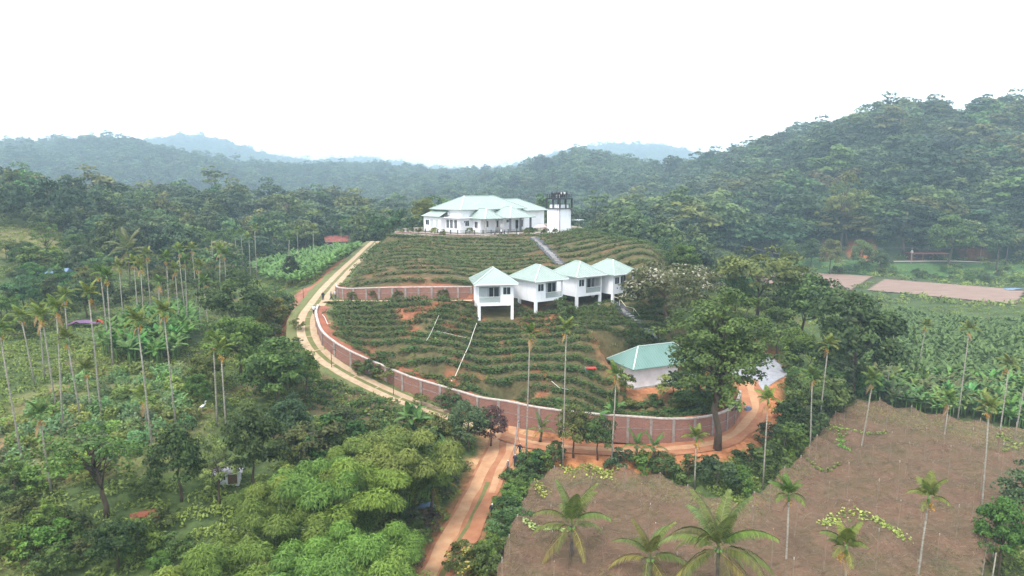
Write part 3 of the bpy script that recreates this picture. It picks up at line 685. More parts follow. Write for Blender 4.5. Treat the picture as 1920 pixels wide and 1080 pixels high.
def cottage(o, yaw, mirror, label, where):
    W, D, Hh = 6.0, 6.6, 3.35
    fx = (lambda x: W - x) if mirror else (lambda x: x)
    root = empty('stilt_cottage', o, yaw, label, 'cottage', 'white cottages on stilts')
    def bx(x0, x1, y0, y1, z0, z1_, b=None):
        a, c = sorted((fx(x0), fx(x1))); b = b or MB(); b.box(((a + c) / 2, (y0 + y1) / 2, (z0 + z1_) / 2), (c - a, y1 - y0, z1_ - z0)); return b
    w = MB(); t = .2
    bx(0, t, 0, D, .18, Hh, w)                                                      # side wall
    bx(W - t, W, 1.7, D, .18, Hh, w); bx(t, W - t, D - t, D, .18, Hh, w)            # far side and back
    bx(t, .55, 0, t, .18, Hh, w); bx(.55, 1.75, 0, t, .18, 1.55, w); bx(.55, 1.75, 0, t, 2.75, Hh, w); bx(1.75, 2.2, 0, t, .18, Hh, w)
    bx(2.0, 2.2, t, 1.7, .18, Hh, w); w.build('wall', M['white'], root)
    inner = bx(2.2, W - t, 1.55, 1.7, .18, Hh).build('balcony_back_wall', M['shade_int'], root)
    bx(2.2, W, 0, t, Hh - .42, Hh).build('balcony_lintel', M['white'], root)
    bx(W - .22, W, 0, .22, .18, Hh - .42).build('balcony_post', M['white'], root)
    bx(0, W, 0, D, -.32, .18).build('floor_slab', M['white'], root)
    bx(0.1, W - .1, .1, D - .1, Hh, Hh + .08).build('ceiling', M['white'], root)
    c = fx(1.15); window(root, (c, .06, 2.15), 1.2, 1.2, 0)
    if mirror: window(root, (W - .02, 3.4, 2.0), 1.1, 1.3, 1, out=1)
    dr = bx(3.9 if not mirror else 2.35, 5.5 if not mirror else 3.9, 1.49, 1.53, .2, 2.5).build('glass_door', M['clear'] if False else M['glass'], root)
    bx(4.66 if not mirror else 3.1, 4.74 if not mirror else 3.18, 1.44, 1.48, .2, 2.5).build('mullion', M['white'], dr)
    bx(2.5 if not mirror else 4.2, 3.7 if not mirror else 5.5, 1.49, 1.53, .5, 2.45).build('curtained_window', M['curtain'], root)
    rl = bx(2.22, W - .24, .04, .07, .2, 1.15).build('glass_railing', M['clear'], root)
    bx(2.22, W - .24, .03, .09, 1.15, 1.20).build('handrail', M['white'], rl)
    cr, sr = cos(yaw), sin(yaw)
    def wp(x, y): return o[0] + x * cr - y * sr, o[1] + x * sr + y * cr
    for x, y in ((.22, .22), (W - .22, .22), (.22, D - 1.6), (W - .22, D - 1.6)):
        gx_, gy_ = wp(x, y); zb = z1(gx_, gy_) - o[2] - .3
        if zb < -.4: MB().box((x, y, (zb - .32) / 2), (.44, .44, -.32 - zb)).build('stilt', M['white'], root)
    hip_roof(root, 0, W, 0, D, Hh + .06, Hh + 2.35, M['roof'], .75, ribs=.35, inset=3.3)
    MB().box((W / 2, -.80, Hh - .02), (W + 1.4, .10, .12)).build('gutter', M['white'], root)
    for k, (x, y, r) in enumerate(((3.0, .85, 2.2), (4.6, .85, -2.2))):
        a, b = wp(fx(x), y); make_chair((a, b, o[2] + .18), yaw + (r if not mirror else -r) + pi, 'wooden %s chair on the balcony of the %s' % (('left', 'right')[k ^ int(mirror)], where), 'balcony chairs')
    a, b = wp(fx(3.8), .75); make_table((a, b, o[2] + .18), yaw, 'small square table on the balcony of the %s' % where, 'balcony tables')
    return root
fl = -19.3
COTT = []
for px, py, yaw, mir, label, where in [
    (896, 574, 9, True, 'leftmost white cottage on stilts, facing the camera squarely, green hipped roof', 'leftmost stilted cottage'),
    (1004, 567, 35, False, 'second white stilted cottage from the left, green hipped roof', 'second stilted cottage from the left'),
    (1081, 557, 35, False, 'third white stilted cottage from the left, green hipped roof', 'third stilted cottage from the left'),
    (1149, 552, 42, False, 'rightmost white stilted cottage, beside the flowering tree, green hipped roof', 'rightmost stilted cottage')]:
    p = WH(px, py, fl - .3); p[2] += .3; COTT.append(p); cottage(tuple(p), RAD(yaw), mir, label, where)

# ------------------------------------------------------------------ the hilltop house
house = empty('hilltop_house', (HO[0], HO[1], pad_z), house_yaw, 'large white house with pale green hipped roofs on the hilltop', 'house')
def hb(u0, u1, v0, v1, z0, z1_, b=None): b = b or MB(); b.box(((u0 + u1) / 2, (v0 + v1) / 2, (z0 + z1_) / 2), (u1 - u0, v1 - v0, z1_ - z0)); return b
hb(0, 24, 0, 13, 0, 3.75).build('ground_floor_wall', M['white'], house)
hb(1, 23, .8, 12.2, 4.0, 6.0).build('upper_wall', M['white'], house)
hb(-.8, 24, -.8, 13.8, 3.75, 4.0).build('cornice_slab', M['white'], house)
hip_roof(house, 1, 23, .8, 12.2, 6.0, 9.5, M['roof'], 1.2, ribs=.9, capw=.4)
hb(14, 33, 1.5, 12.8, 0, 5.2).build('rear_wing_wall', M['white'], house)
hip_roof(house, 14, 33, 1.5, 12.8, 5.25, 8.5, M['roof'], 1.1, ribs=.9, capw=.4)
lean = MB(); lean.add([(-2.2, 6, 4.05), (-2.2, 14.6, 4.05), (1.0, 12.8, 5.7), (1.0, 6.0, 5.7), (1.0, 14.6, 4.05)], [(0, 3, 2, 1), (1, 2, 4)]); lean.add([(-2.2, 6, 4.0), (-2.2, 14.6, 4.0), (1.0, 14.6, 4.0), (1, 6, 4.0)], [(0, 1, 2, 3)]); lean.build('lean_to_roof', M['roof'], house)
hb(-1.6, 0, 6.4, 14, 0, 4.0).build('side_annex_wall', M['white'], house)
# porches: posts and hipped roofs
hb(4.2, 9.5, -3.2, 0, 0, 3.6).build('front_wing_wall', M['white'], house)
hip_roof(house, 3.9, 9.3, -5.6, 3.0, 3.75, 6.3, M['roof'], .6, ribs=.9, capw=.35)
for u, v in ((4.2, -5.3), (9.0, -5.3)): hb(u - .2, u + .2, v - .2, v + .2, 0, 3.7).build('porch_column', M['concrete'], house)
hb(11.5, 19.2, -4.2, 0, 0, 3.6).build('front_wing_wall', M['white'], house)
hip_roof(house, 11, 19.4, -7.4, 3.0, 3.85, 6.6, M['roof'], .6, ribs=.9, capw=.35)
for u, v in ((11.4, -7.0), (15.2, -7.0), (19.0, -7.0)): hb(u - .22, u + .22, v - .22, v + .22, 0, 3.8).build('porch_column', M['cloth_g'], house)
window(house, (-1.62, 12.2, 2.4), 1.5, 1.3, 1)
for v in (10.2, 7.9):
    window(house, (-1.62, v, 2.2), 1.3, 2.1, 1, m=M['curtain'])
for v in (5.2, 3.6, 1.8):
    window(house, (-.02, v, 2.2), 1.1, 2.2, 1, bars=1)
window(house, (2.3, -.02, 2.4), 1.3, 1.4, 0); window(house, (6.2, -3.22, 2.2), 1.5, 1.6, 0, name='doorway', bars=1)
window(house, (13.2, -4.22, 2.8), 1.3, .7, 0); window(house, (16.4, -4.22, 1.8), 1.1, 2.4, 0, name='doorway', bars=0); window(house, (18.2, -4.22, 2.0), .9, 1.8, 0)
window(house, (11.48, -2.2, 2.0), 1.4, 1.8, 1); window(house, (4.18, -1.6, 2.0), 1.2, 1.6, 1)
for u, v, z_, ax in ((.98, 6.3, 4.9, 1), (1.0, -.1, 2.9, 0)):
    a = MB(); a.box((u - .2, v, z_) if ax else (u, v - .2, z_), (.35, .9, .65) if ax else (.9, .35, .65)); ac = a.build('air_conditioner', M['white_old'], house)
    g = MB(); g.box((u - .39, v + .1, z_) if ax else (u + .1, v - .39, z_), (.03, .5, .5) if ax else (.5, .03, .5)); g.build('fan_grille', M['cloth_g'], ac)

# railing on the wall in front of the house: post by post
rail = empty('garden_railing', tuple(wall_top[len(wall_top) // 2, :3]), 0, 'dark railing with square posts along the hilltop terrace edge', 'railing'); rb0 = Vector(rail.location)
rl_ = resample([np.r_[p[:2], p[2] + p[3] + .14] for p in wall_top], 2.2)
for i in range(len(rl_)):
    p = Vector(rl_[i]) - rb0; MB().box(p + Vector((0, 0, .55)), (.26, .26, 1.1)).build('railing_post', M['steel'], rail)
    if i + 1 < len(rl_):
        q = Vector(rl_[i + 1]) - rb0
        for z_ in (.32, .62, .92): MB().bar(p + Vector((0, 0, z_)), q + Vector((0, 0, z_)), .05, .07).build('rail', M['steel'], rail)

# ------------------------------------------------------------------ the lookout tower
tp = WY(1049.5, 434, 176.5); tz = z1(tp[0], tp[1]); S = 4.4
tower = empty('lookout_tower', (tp[0], tp[1] + 3.1, tz), RAD(44), 'white square tower with black steel lookout deck beside the hilltop house', 'tower')
MB().box((0, 0, 3.0), (S, S, 6.6)).build('tower_wall', M['white'], tower)
MB().box((0, 0, 6.4), (S + .7, S + .7, .22)).build('roof_slab', M['steel'], tower)
MB().box((0, 0, 6.95), (S - .9, S - .9, .85)).build('tank_room', M['white'], tower)
for sx in (-1, 1):
    for sy in (-1, 1): MB().box((sx * (S / 2 + .15), sy * (S / 2 + .15), 7.7), (.34, .34, 2.4)).build('deck_post', M['black'], tower)
    MB().box((sx * (S / 2 + .15), 0, 7.7), (.28, .28, 2.4)).build('deck_post', M['black'], tower)
    MB().box((0, sx * (S / 2 + .15), 7.7), (.28, .28, 2.4)).build('deck_post', M['black'], tower)
MB().box((0, 0, 8.95), (S + .7, S + .7, .34)).build('deck', M['black'], tower)
for z_ in (9.6, 10.1):
    for a, b in (((-1, -1), (1, -1)), ((1, -1), (1, 1)), ((1, 1), (-1, 1)), ((-1, 1), (-1, -1))):
        e = S / 2 + .2; MB().bar((a[0] * e, a[1] * e, z_), (b[0] * e, b[1] * e, z_), .10).build('deck_rail', M['black'], tower)
for k in range(6):
    for e, ax in ((S / 2 + .2, 0), (-(S / 2 + .2), 0), (S / 2 + .2, 1), (-(S / 2 + .2), 1)):
        t_ = -S / 2 - .2 + (S + .4) * (k + .5) / 6; MB().box((e, t_, 9.6) if ax == 0 else (t_, e, 9.6), (.09, .09, .95)).build('baluster', M['black'], tower)
MB().tube([(-S / 2 - .3, -S / 2 + .6, 0), (-S / 2 - .3, -S / 2 + .6, 13.2)], .04, 5).build('lightning_rod', M['steel'], tower)
MB().tube([(-S / 2 - .1, -S / 2 - .1, 0), (-S / 2 - .1, -S / 2 - .1, 6.3)], .09, 6).build('drain_pipe', M['steel'], tower)
for k in range(9):                                                 # the outside stair
    MB().box((S / 2 - .2 + k * .26, -S / 2 - .5 - .05 * k * 0, 6.2 - k * .32), (.3, .8, .06)).build('stair_tread', M['steel'], tower)
for yy in (-.12, -.92):
    MB().bar((S / 2 - .35, -S / 2 + yy, 6.25), (S / 2 + 2.1, -S / 2 + yy, 3.4), .07, .16).build('stair_stringer', M['steel'], tower)
    MB().bar((S / 2 - .35, -S / 2 + yy, 7.15), (S / 2 + 2.1, -S / 2 + yy, 4.3), .05).build('stair_handrail', M['steel'], tower)
MB().box((S / 2 + 2.6, -S / 2 - .2, 3.3), (2.4, 2.2, .1)).build('stair_landing', M['white_old'], tower)
for xx in (1.6, 3.6): MB().box((S / 2 + xx, -S / 2 - 1.1, 1.2), (.12, .12, 4.2)).build('landing_post', M['steel'], tower)

for sx in (-.75, .75):
    tk = MB(); tk.tube([(sx, .9, 9.12), (sx, .9, 10.3), (sx, .9, 10.55)], [.62, .62, .25], 14); tk.build('water_tank', M['black'], tower)
# ------------------------------------------------------------------ the shed at the foot of the hill
sp = WH(1189, 729, -30.9)
shed = empty('garden_shed', (sp[0], sp[1], ZC - 30.9), RAD(24), 'long white outbuilding with teal green hipped roof behind the big tree', 'shed')
SW, SD, SH = 12.0, 6.0, 3.1
MB().box((SW / 2, SD / 2, SH / 2 + .1), (SW, SD, SH + .2)).build('wall', M['white_old'], shed)
MB().box((SW / 2, SD / 2, .05), (SW + .5, SD + .5, .3)).build('plinth', M['concrete'], shed)
hip_roof(shed, 0, SW, 0, SD, SH + .2, SH + 2.7, M['roof_teal'], .8, ribs=.45, inset=3.4)
window(shed, (-.02, 3.4, 1.9), 1.0, 1.0, 1); window(shed, (8.6, -.02, 1.5), 1.1, 2.3, 0, name='door', m=M['wood'], bars=0)
# ------------------------------------------------------------------ plants: shapes first
def unit(v): return v / (np.linalg.norm(v, axis=-1, keepdims=True) + 1e-9)
def leaf_quads(c, nrm, size, asp=.6, r=None, along=None):
    """rhombic leaf faces at c with normal nrm (along: preferred long axis)"""
    r = r or np.random.default_rng(0); nrm = unit(nrm)
    t = r.normal(size=c.shape) if along is None else along
    t = unit(t - (t * nrm).sum(-1, keepdims=True) * nrm); b = np.cross(nrm, t)
    sz = np.asarray(size).reshape(-1, 1) * np.ones((len(c), 1))
    V = np.stack([c - t * sz * .5, c + b * sz * asp * .5 - t * sz * .05, c + t * sz * .5, c - b * sz * asp * .5 - t * sz * .05], 1).reshape(-1, 3)
    return V, np.arange(len(c) * 4).reshape(-1, 4)
def blob_crown(seed, R, zc, rz, ncl, nlf, leaf, clr=.32, flat=0.0, shell=.62, asp=.62, jit=.12):
    r = np.random.default_rng(seed); cs = []
    while len(cs) < ncl:
        d = unit(r.normal(size=3)); 
        if d[2] < -.55: continue
        rad = shell + (1 - shell) * r.random() ** .6
        lump = 1 + .22 * np.sin(3.1 * d[0] + seed) * np.cos(2.7 * d[1] + seed * 2) + jit * r.normal()
        p = d * rad * lump * np.array([R, R, rz])
        if flat: p[2] = np.round(p[2] / (rz * flat)) * rz * flat + r.normal() * .1 * rz
        cs.append(p)
    cs = np.array(cs); C_ = []; N_ = []; T_ = []; Z_ = []
    for k, p in enumerate(cs):
        n = int(nlf * r.uniform(.6, 1.4)); d = unit(r.normal(size=(n, 3))); d[:, 2] = np.where(d[:, 2] < -.25, -d[:, 2], d[:, 2])
        cr = clr * R * r.uniform(.65, 1.25); q = d * (cr * (.45 + .6 * r.random((n, 1)) ** .5)) * np.array([1, 1, .72])
        C_.append(p + q); N_.append(d * .7 + np.array([0, 0, .55]) + .65 * r.normal(size=(n, 3)) + .35 * unit(p))
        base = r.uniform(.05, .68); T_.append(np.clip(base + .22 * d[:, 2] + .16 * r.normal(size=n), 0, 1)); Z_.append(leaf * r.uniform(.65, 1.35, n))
    C_ = np.concatenate(C_); C_[:, 2] += zc
    V, Q = leaf_quads(C_, np.concatenate(N_), np.concatenate(Z_), asp, r)
    cs[:, 2] += zc
    return V, Q, np.concatenate(T_), cs
def trunk_of(seed, H, R, cs, r0, fork=.45, nb=9, lean=0.0):
    r = np.random.default_rng(seed + 99); b = MB(); top = Vector((lean, r.normal() * .1, H * .8)); n = 6
    path = [Vector((lean * (t / n) ** 1.5 + .12 * r0 * 4 * r.normal() * (t > 0), .12 * r0 * 4 * r.normal() * (t > 0), H * .8 * t / n)) for t in range(n + 1)]; path[0].z -= .4
    b.tube(path, [r0 * (1.25 if t == 0 else 1) * (1 - .75 * t / n) for t in range(n + 1)], 7)
    for p in cs[r.permutation(len(cs))[:nb]]:
        t = r.uniform(fork, .95); k = min(int(t * n), n - 1); st = path[k].lerp(path[k + 1], t * n - k); e = Vector(p)
        if e.z < st.z - .5: continue
        mid = st.lerp(e, .5) + Vector((0, 0, .12 * (e - st).length)); rr = r0 * .42 * (1 - .5 * t)
        b.tube([st, mid, e], [rr, rr * .7, rr * .3], 5)
    return b
TREES = {}
def tree_kind(key, seeds, H, R, rz, ncl, nlf, leaf, r0, zc=None, lm='leaf', **k):
    out = []
    lean = k.pop('lean', 0.0); nb = k.pop('nb', 9); fork = k.pop('fork', .45)
    for s in seeds:
        z_ = zc if zc is not None else H - rz * 1.0
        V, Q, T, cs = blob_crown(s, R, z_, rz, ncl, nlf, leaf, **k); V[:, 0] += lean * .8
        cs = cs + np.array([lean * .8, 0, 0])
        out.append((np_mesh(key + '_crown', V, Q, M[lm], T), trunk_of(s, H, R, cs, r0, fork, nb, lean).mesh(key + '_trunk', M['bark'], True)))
    TREES[key] = (out, H)
tree_kind('round', (11, 12, 13), 9, 3.6, 3.6, 58, 95, .42, .24)
tree_kind('tall', (21, 22), 13, 3.3, 5.2, 66, 90, .45, .26)
tree_kind('umbrella', (31, 32), 9, 4.6, 2.0, 52, 95, .42, .24, zc=7.0, flat=.55, clr=.27)
tree_kind('airy', (41, 42), 12, 4.4, 3.9, 46, 75, .36, .30, clr=.20, shell=.45, nb=26, fork=.35)
tree_kind('feather', (45,), 9, 4.0, 2.6, 42, 70, .30, .26, zc=6.6, clr=.22, shell=.4, nb=22, fork=.35, lean=-1.0)
tree_kind('shrub', (51, 52, 53), 3.2, 1.7, 1.5, 30, 70, .26, .08, zc=1.6)
tree_kind('big_airy', (61,), 20, 6.0, 7.4, 165, 105, .36, .40, zc=12.6, clr=.18, shell=.32, nb=60, fork=.36)
tree_kind('flowering', (71, 72), 6.5, 3.6, 2.6, 44, 95, .34, .2, lm='flowering')
tree_kind('forest_round', (81, 82, 83), 12, 5.2, 5.4, 36, 44, 1.0, .3, zc=6.2, nb=3, clr=.38, jit=.05)
tree_kind('forest_tall', (84, 85), 16, 4.4, 6.6, 38, 44, 1.0, .32, zc=8.6, nb=3, clr=.42, jit=.05)
tree_kind('forest_flat', (86, 87), 12, 6.2, 3.8, 38, 44, 1.0, .3, zc=7.0, nb=4, clr=.30, jit=.05)
tree_kind('forest_sparse', (88,), 19, 4.6, 5.0, 20, 26, .9, .3, shell=.4, clr=.24, nb=16)

def bamboo_mesh(seed, H=9.0, n=13, spread=3.6):
    r = np.random.default_rng(seed); b = MB(); C_ = []; A_ = []; N_ = []; T_ = []
    for k in range(n):
        a = 2 * pi * (k + r.uniform(-.3, .3)) / n; sp_ = spread * r.uniform(.25, 1.0); h = H * r.uniform(.72, 1.0) * (1 - .22 * (sp_ / spread))
        pts = [Vector((cos(a) * (.3 + sp_ * t ** 2.2), sin(a) * (.3 + sp_ * t ** 2.2), h * (1.28 * t - .28 * t ** 3))) for t in np.linspace(0, 1, 7)]
        b.tube(pts, [.06 * (1 - .7 * t) for t in np.linspace(0, 1, 7)], 5)
        e = np.array(pts[-1]); rr = r.uniform(1.0, 1.65); m = 900
        d = unit(r.normal(size=(m, 3))); d[:, 2] = np.where(d[:, 2] < -.1, -d[:, 2] * .6, d[:, 2])
        q = d * rr * (.62 + .42 * r.random((m, 1))) * np.array([1, 1, .85]) + np.array([cos(a), sin(a), 0]) * .3
        C_.append(e + q - np.array([0, 0, .55])); out = d + np.array([0, 0, -.75]) + .35 * r.normal(size=(m, 3))
        A_.append(out); N_.append(d + np.array([0, 0, .5]) + .5 * r.normal(size=(m, 3)))
        T_.append(np.clip(r.uniform(.3, .6) + .3 * d[:, 2] + .14 * r.normal(size=m), 0, 1))
        m2 = 200; t = r.uniform(.35, .95, m2); ii = np.clip((t * 6).astype(int), 0, 5); P = np.array([tuple(p) for p in pts]); q = P[ii] * (1 - (t * 6 - ii))[:, None] + P[ii + 1] * (t * 6 - ii)[:, None] + r.normal(size=(m2, 3)) * .45
        C_.append(q); A_.append(r.normal(size=(m2, 3)) + np.array([0, 0, -.8])); N_.append(r.normal(size=(m2, 3)) + np.array([0, 0, .6])); T_.append(np.clip(.25 + .15 * r.normal(size=m2), 0, 1))
    C_ = np.concatenate(C_); V, Q = leaf_quads(C_, np.concatenate(N_), .38 * r.uniform(.7, 1.3, len(C_)), .24, r, np.concatenate(A_))
    return np_mesh('bamboo_foliage', V, Q, M['leaf'], np.concatenate(T_)), b.mesh('bamboo_culms', M['crownshaft'], True)
BAMBOO = [bamboo_mesh(s) for s in (1, 2, 3)]

def frond_mesh(name, L, elev, n, ll, droop, w=.075, seed=0, lm='leaf', curl=.5):
    """one pinnate frond growing along +x"""
    r = np.random.default_rng(seed); t = np.linspace(0, 1, 12); ang = elev - droop * t ** 1.2; ds = L / 11
    x = np.r_[0, np.cumsum(np.cos(ang[:-1]) * ds)]; z = np.r_[0, np.cumsum(np.sin(ang[:-1]) * ds)]
    V = []; Q = []; T = []
    for i in range(11):                                       # the rib
        k = len(V); wd0, wd1 = .05 * (1 - .8 * t[i]), .05 * (1 - .8 * t[i + 1])
        V += [(x[i], -wd0, z[i]), (x[i + 1], -wd1, z[i + 1]), (x[i + 1], wd1, z[i + 1]), (x[i], wd0, z[i])]; Q.append((k, k + 1, k + 2, k + 3)); T.append(.85)
    for j in range(n):
        s = .12 + .88 * (j + .5) / n; cx, cz = np.interp(s, t, x), np.interp(s, t, z); a = np.interp(s, t, ang)
        l = ll * (np.sin(pi * min(1, .18 + .82 * s) ** .8) * .75 + .3) * r.uniform(.85, 1.1); fw = np.array([cos(a), 0, sin(a)])
        for sd_ in (-1, 1):
            d = unit(fw * .75 + np.array([0, sd_, 0]) * 1.0 + np.array([0, 0, .22 - curl * .5 * s]))[...]
            m1 = np.array([cx, 0, cz]) + d * l * .5; e = m1 + unit(d + np.array([0, 0, -curl - .25 * r.random()])) * l * .5; k = len(V); wv = fw * w * .5 + np.array([0, 0, .02])
            V += [tuple(np.array([cx, 0, cz]) - wv * .5), tuple(m1 - wv), tuple(m1 + wv), tuple(np.array([cx, 0, cz]) + wv * .5)]; Q.append((k, k + 1, k + 2, k + 3))
            V += [tuple(e)]; V += [tuple(e + wv * .2)]; Q.append((k + 1, k + 4, k + 5, k + 2)); tt = np.clip(.45 + .2 * r.normal() + .2 * s, 0, 1); T += [tt, tt]
    return np_mesh(name, np.array(V), np.array(Q), M[lm], np.array(T))
ARECA = [frond_mesh('areca_frond', 2.0, RAD(e), 19, .62, RAD(dr), .11, k, curl=.7) for k, (e, dr) in enumerate(((80, 50), (62, 85), (40, 100), (14, 85)))]
ARECA_DEAD = frond_mesh('areca_dead_frond', 1.8, RAD(-50), 10, .55, RAD(40), .14, 9, 'deadfrond', curl=.9)
COCO = [frond_mesh('coconut_frond', 4.9, RAD(e), 40, 1.0, RAD(dr), .085, 20 + k, curl=.9) for k, (e, dr) in enumerate(((80, 50), (60, 85), (35, 95), (10, 80), (-22, 45)))]
_pt = MB(); _pt.tube([(0, 0, -.3), (.02, 0, 3), (-.02, .02, 6), (0, 0, 9)], [.13, .11, .095, .085], 7); PALM_TRUNK = _pt.mesh('areca_trunk', M['palmbark'], True)
_pt = MB(); _pt.tube([(0, 0, 0), (0, 0, .35), (0, 0, .8)], [.10, .13, .06], 7); CROWNSHAFT = _pt.mesh('crownshaft', M['crownshaft'], True)
_r = np.random.default_rng(5); _c = _r.normal(size=(46, 3)) * np.array([.16, .16, .24]); _c[:, 0] += .2; _V, _Q = leaf_quads(_c, _r.normal(size=(46, 3)), .17, .9, _r); FRUITS = np_mesh('areca_fruit_bunch', _V, _Q, M['fruit'])
_pt = MB(); _pt.tube([(0, 0, -.3), (.1, 0, 2), (.25, .05, 4.5), (.2, 0, 7)], [.24, .17, .15, .14], 8); COCO_TRUNK = _pt.mesh('coconut_trunk', M['cocobark'], True)

def banana_leaf(name, L, w, elev, droop, seed):
    t = np.linspace(0, 1, 7); ang = elev - droop * t ** 1.3; ds = L / 6; x = np.r_[0, np.cumsum(np.cos(ang[:-1]) * ds)]; z = np.r_[0, np.cumsum(np.sin(ang[:-1]) * ds)]
    wd = w * np.array([.12, .75, 1, 1, .9, .62, .05]) * .5; V = []; Q = []
    for i in range(7): V += [(x[i], -wd[i], z[i] - wd[i] * .35), (x[i], 0, z[i]), (x[i], wd[i], z[i] - wd[i] * .35)]
    for i in range(6):
        for c in (0, 1): Q.append((3 * i + c, 3 * i + 3 + c, 3 * i + 4 + c, 3 * i + 1 + c))
    r = np.random.default_rng(seed); return np.array(V), np.array(Q), np.clip(.5 + .16 * r.normal(size=len(Q)), 0, 1)
def banana_plant(seed):
    r = np.random.default_rng(seed); Vs = []; Qs = []; Ts = []; n = 0; h = 2.0
    for k in range(9):
        a = 2.4 * k + r.uniform(-.3, .3); e = RAD(r.choice([80, 65, 48, 30])); V, Q, T = banana_leaf('x', r.uniform(1.6, 2.4), r.uniform(.5, .7), e, RAD(r.uniform(50, 110)), seed * 10 + k)
        c, s = cos(a), sin(a); V = np.stack([V[:, 0] * c - V[:, 1] * s, V[:, 0] * s + V[:, 1] * c, V[:, 2] + h + r.uniform(-.2, .1)], 1)
        Vs.append(V); Qs.append(Q + n); n += len(V); Ts.append(T * r.uniform(.5, 1.3))
    b = MB(); b.tube([(0, 0, -.2), (.03, 0, 1.1), (0, 0, h + .1)], [.13, .11, .07], 6)
    return (np.concatenate(Vs), np.concatenate(Qs), np.clip(np.concatenate(Ts), 0, 1)), b
_BP = [banana_plant(s) for s in (1, 2, 3)]
BANANA = [(np_mesh('banana_leaves', *p[0][:2], M['leaf'], p[0][2]), p[1].mesh('banana_stem', M['crownshaft'], True)) for p in _BP]
BLEAF = [np_mesh('banana_leaf', *banana_leaf('b', 2.2, .62, RAD(e), RAD(d), k)[:2], M['leaf'], banana_leaf('b', 2.2, .62, RAD(e), RAD(d), k)[2]) for k, (e, d) in enumerate(((80, 50), (60, 95), (38, 100)))]

def bush_data(seed, R, H, n, leaf, asp=.55, lo=.15, yx=1.0):
    r = np.random.default_rng(seed); d = unit(r.normal(size=(n, 3))); d[:, 2] = np.abs(d[:, 2]); lump = 1 + .18 * np.sin(5 * d[:, :1] + seed) * np.cos(4 * d[:, 1:2])
    c = d * np.array([R, R * yx, H]) * lump * (.62 + .42 * r.random((n, 1)) ** .6); c[:, 2] = np.maximum(c[:, 2], .05)
    V, Q = leaf_quads(c, d * .6 + np.array([0, 0, .6]) + .55 * r.normal(size=(n, 3)), leaf * r.uniform(.7, 1.3, n), asp, r)
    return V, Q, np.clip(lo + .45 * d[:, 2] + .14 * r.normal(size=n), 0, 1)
TEA = [bush_data(s, .95, .78, 110, .28, yx=.56) for s in (1, 2, 3, 4)]
TEA_M = [np_mesh('tea_bush', *t[:2], M['tea'], t[2]) for t in TEA]
CASS = [bush_data(s, 1.15, 1.5, 210, .42, .5, .2) for s in (5, 6, 7)]
CASS_M = [np_mesh('cassava_bush', *t[:2], M['leaf'], t[2]) for t in CASS]
WEED = [bush_data(s, .9, .6, 46, .36, .45, .2) for s in (8, 9, 10)]

def join_copies(name, variants, P, rot, scl, m, tmul=None, color=None, zs=None):
    """many copies of leafy shapes as ONE mesh"""
    Vs = []; Qs = []; Ts = []; n = 0; vi = np.random.default_rng(3).integers(0, len(variants), len(P))
    for k, (V, Q, T) in enumerate(variants):
        s = np.where(vi == k)[0]
        if not len(s): continue
        c, sn = np.cos(rot[s])[:, None], np.sin(rot[s])[:, None]; sc_ = scl[s][:, None]
        X = (V[None, :, 0] * c - V[None, :, 1] * sn) * sc_ + P[s, 0][:, None]; Y = (V[None, :, 0] * sn + V[None, :, 1] * c) * sc_ + P[s, 1][:, None]; Z = V[None, :, 2] * sc_ * (1 if zs is None else zs[s][:, None]) + P[s, 2][:, None]
        Vs.append(np.stack([X, Y, Z], -1).reshape(-1, 3)); Qs.append((Q[None] + (np.arange(len(s)) * len(V))[:, None, None]).reshape(-1, 4) + n); n += len(s) * len(V)
        tm = 0 if tmul is None else tmul[s][:, None]; Ts.append(np.clip(T[None] + tm, 0, 1).reshape(-1))
    me = np_mesh(name, np.concatenate(Vs), np.concatenate(Qs), m, np.concatenate(Ts)); o = obj(name, me)
    if color is not None: o.color = (*color, 1)
    return o

ORD = ['first', 'second', 'third', 'fourth', 'fifth', 'sixth', 'seventh', 'eighth', 'ninth', 'tenth', 'eleventh', 'twelfth', 'thirteenth', 'fourteenth', 'fifteenth', 'sixteenth', 'seventeenth', 'eighteenth', 'nineteenth', 'twentieth']
G_DARK = (.045, .078, .027); G_MID = (.062, .10, .032); G_OLIVE = (.088, .105, .036); G_BRIGHT = (.080, .140, .032); G_PALE = (.115, .15, .055); G_BAMB = (.100, .162, .038); G_BLUE = (.048, .085, .045)
_tk = {}
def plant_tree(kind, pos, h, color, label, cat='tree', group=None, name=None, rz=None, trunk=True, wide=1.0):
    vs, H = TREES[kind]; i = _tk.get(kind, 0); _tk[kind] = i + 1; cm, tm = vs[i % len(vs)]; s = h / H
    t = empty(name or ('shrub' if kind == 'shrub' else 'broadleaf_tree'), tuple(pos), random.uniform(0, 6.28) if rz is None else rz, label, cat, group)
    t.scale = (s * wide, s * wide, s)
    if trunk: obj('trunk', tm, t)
    obj('crown', cm, t, color=color); return t
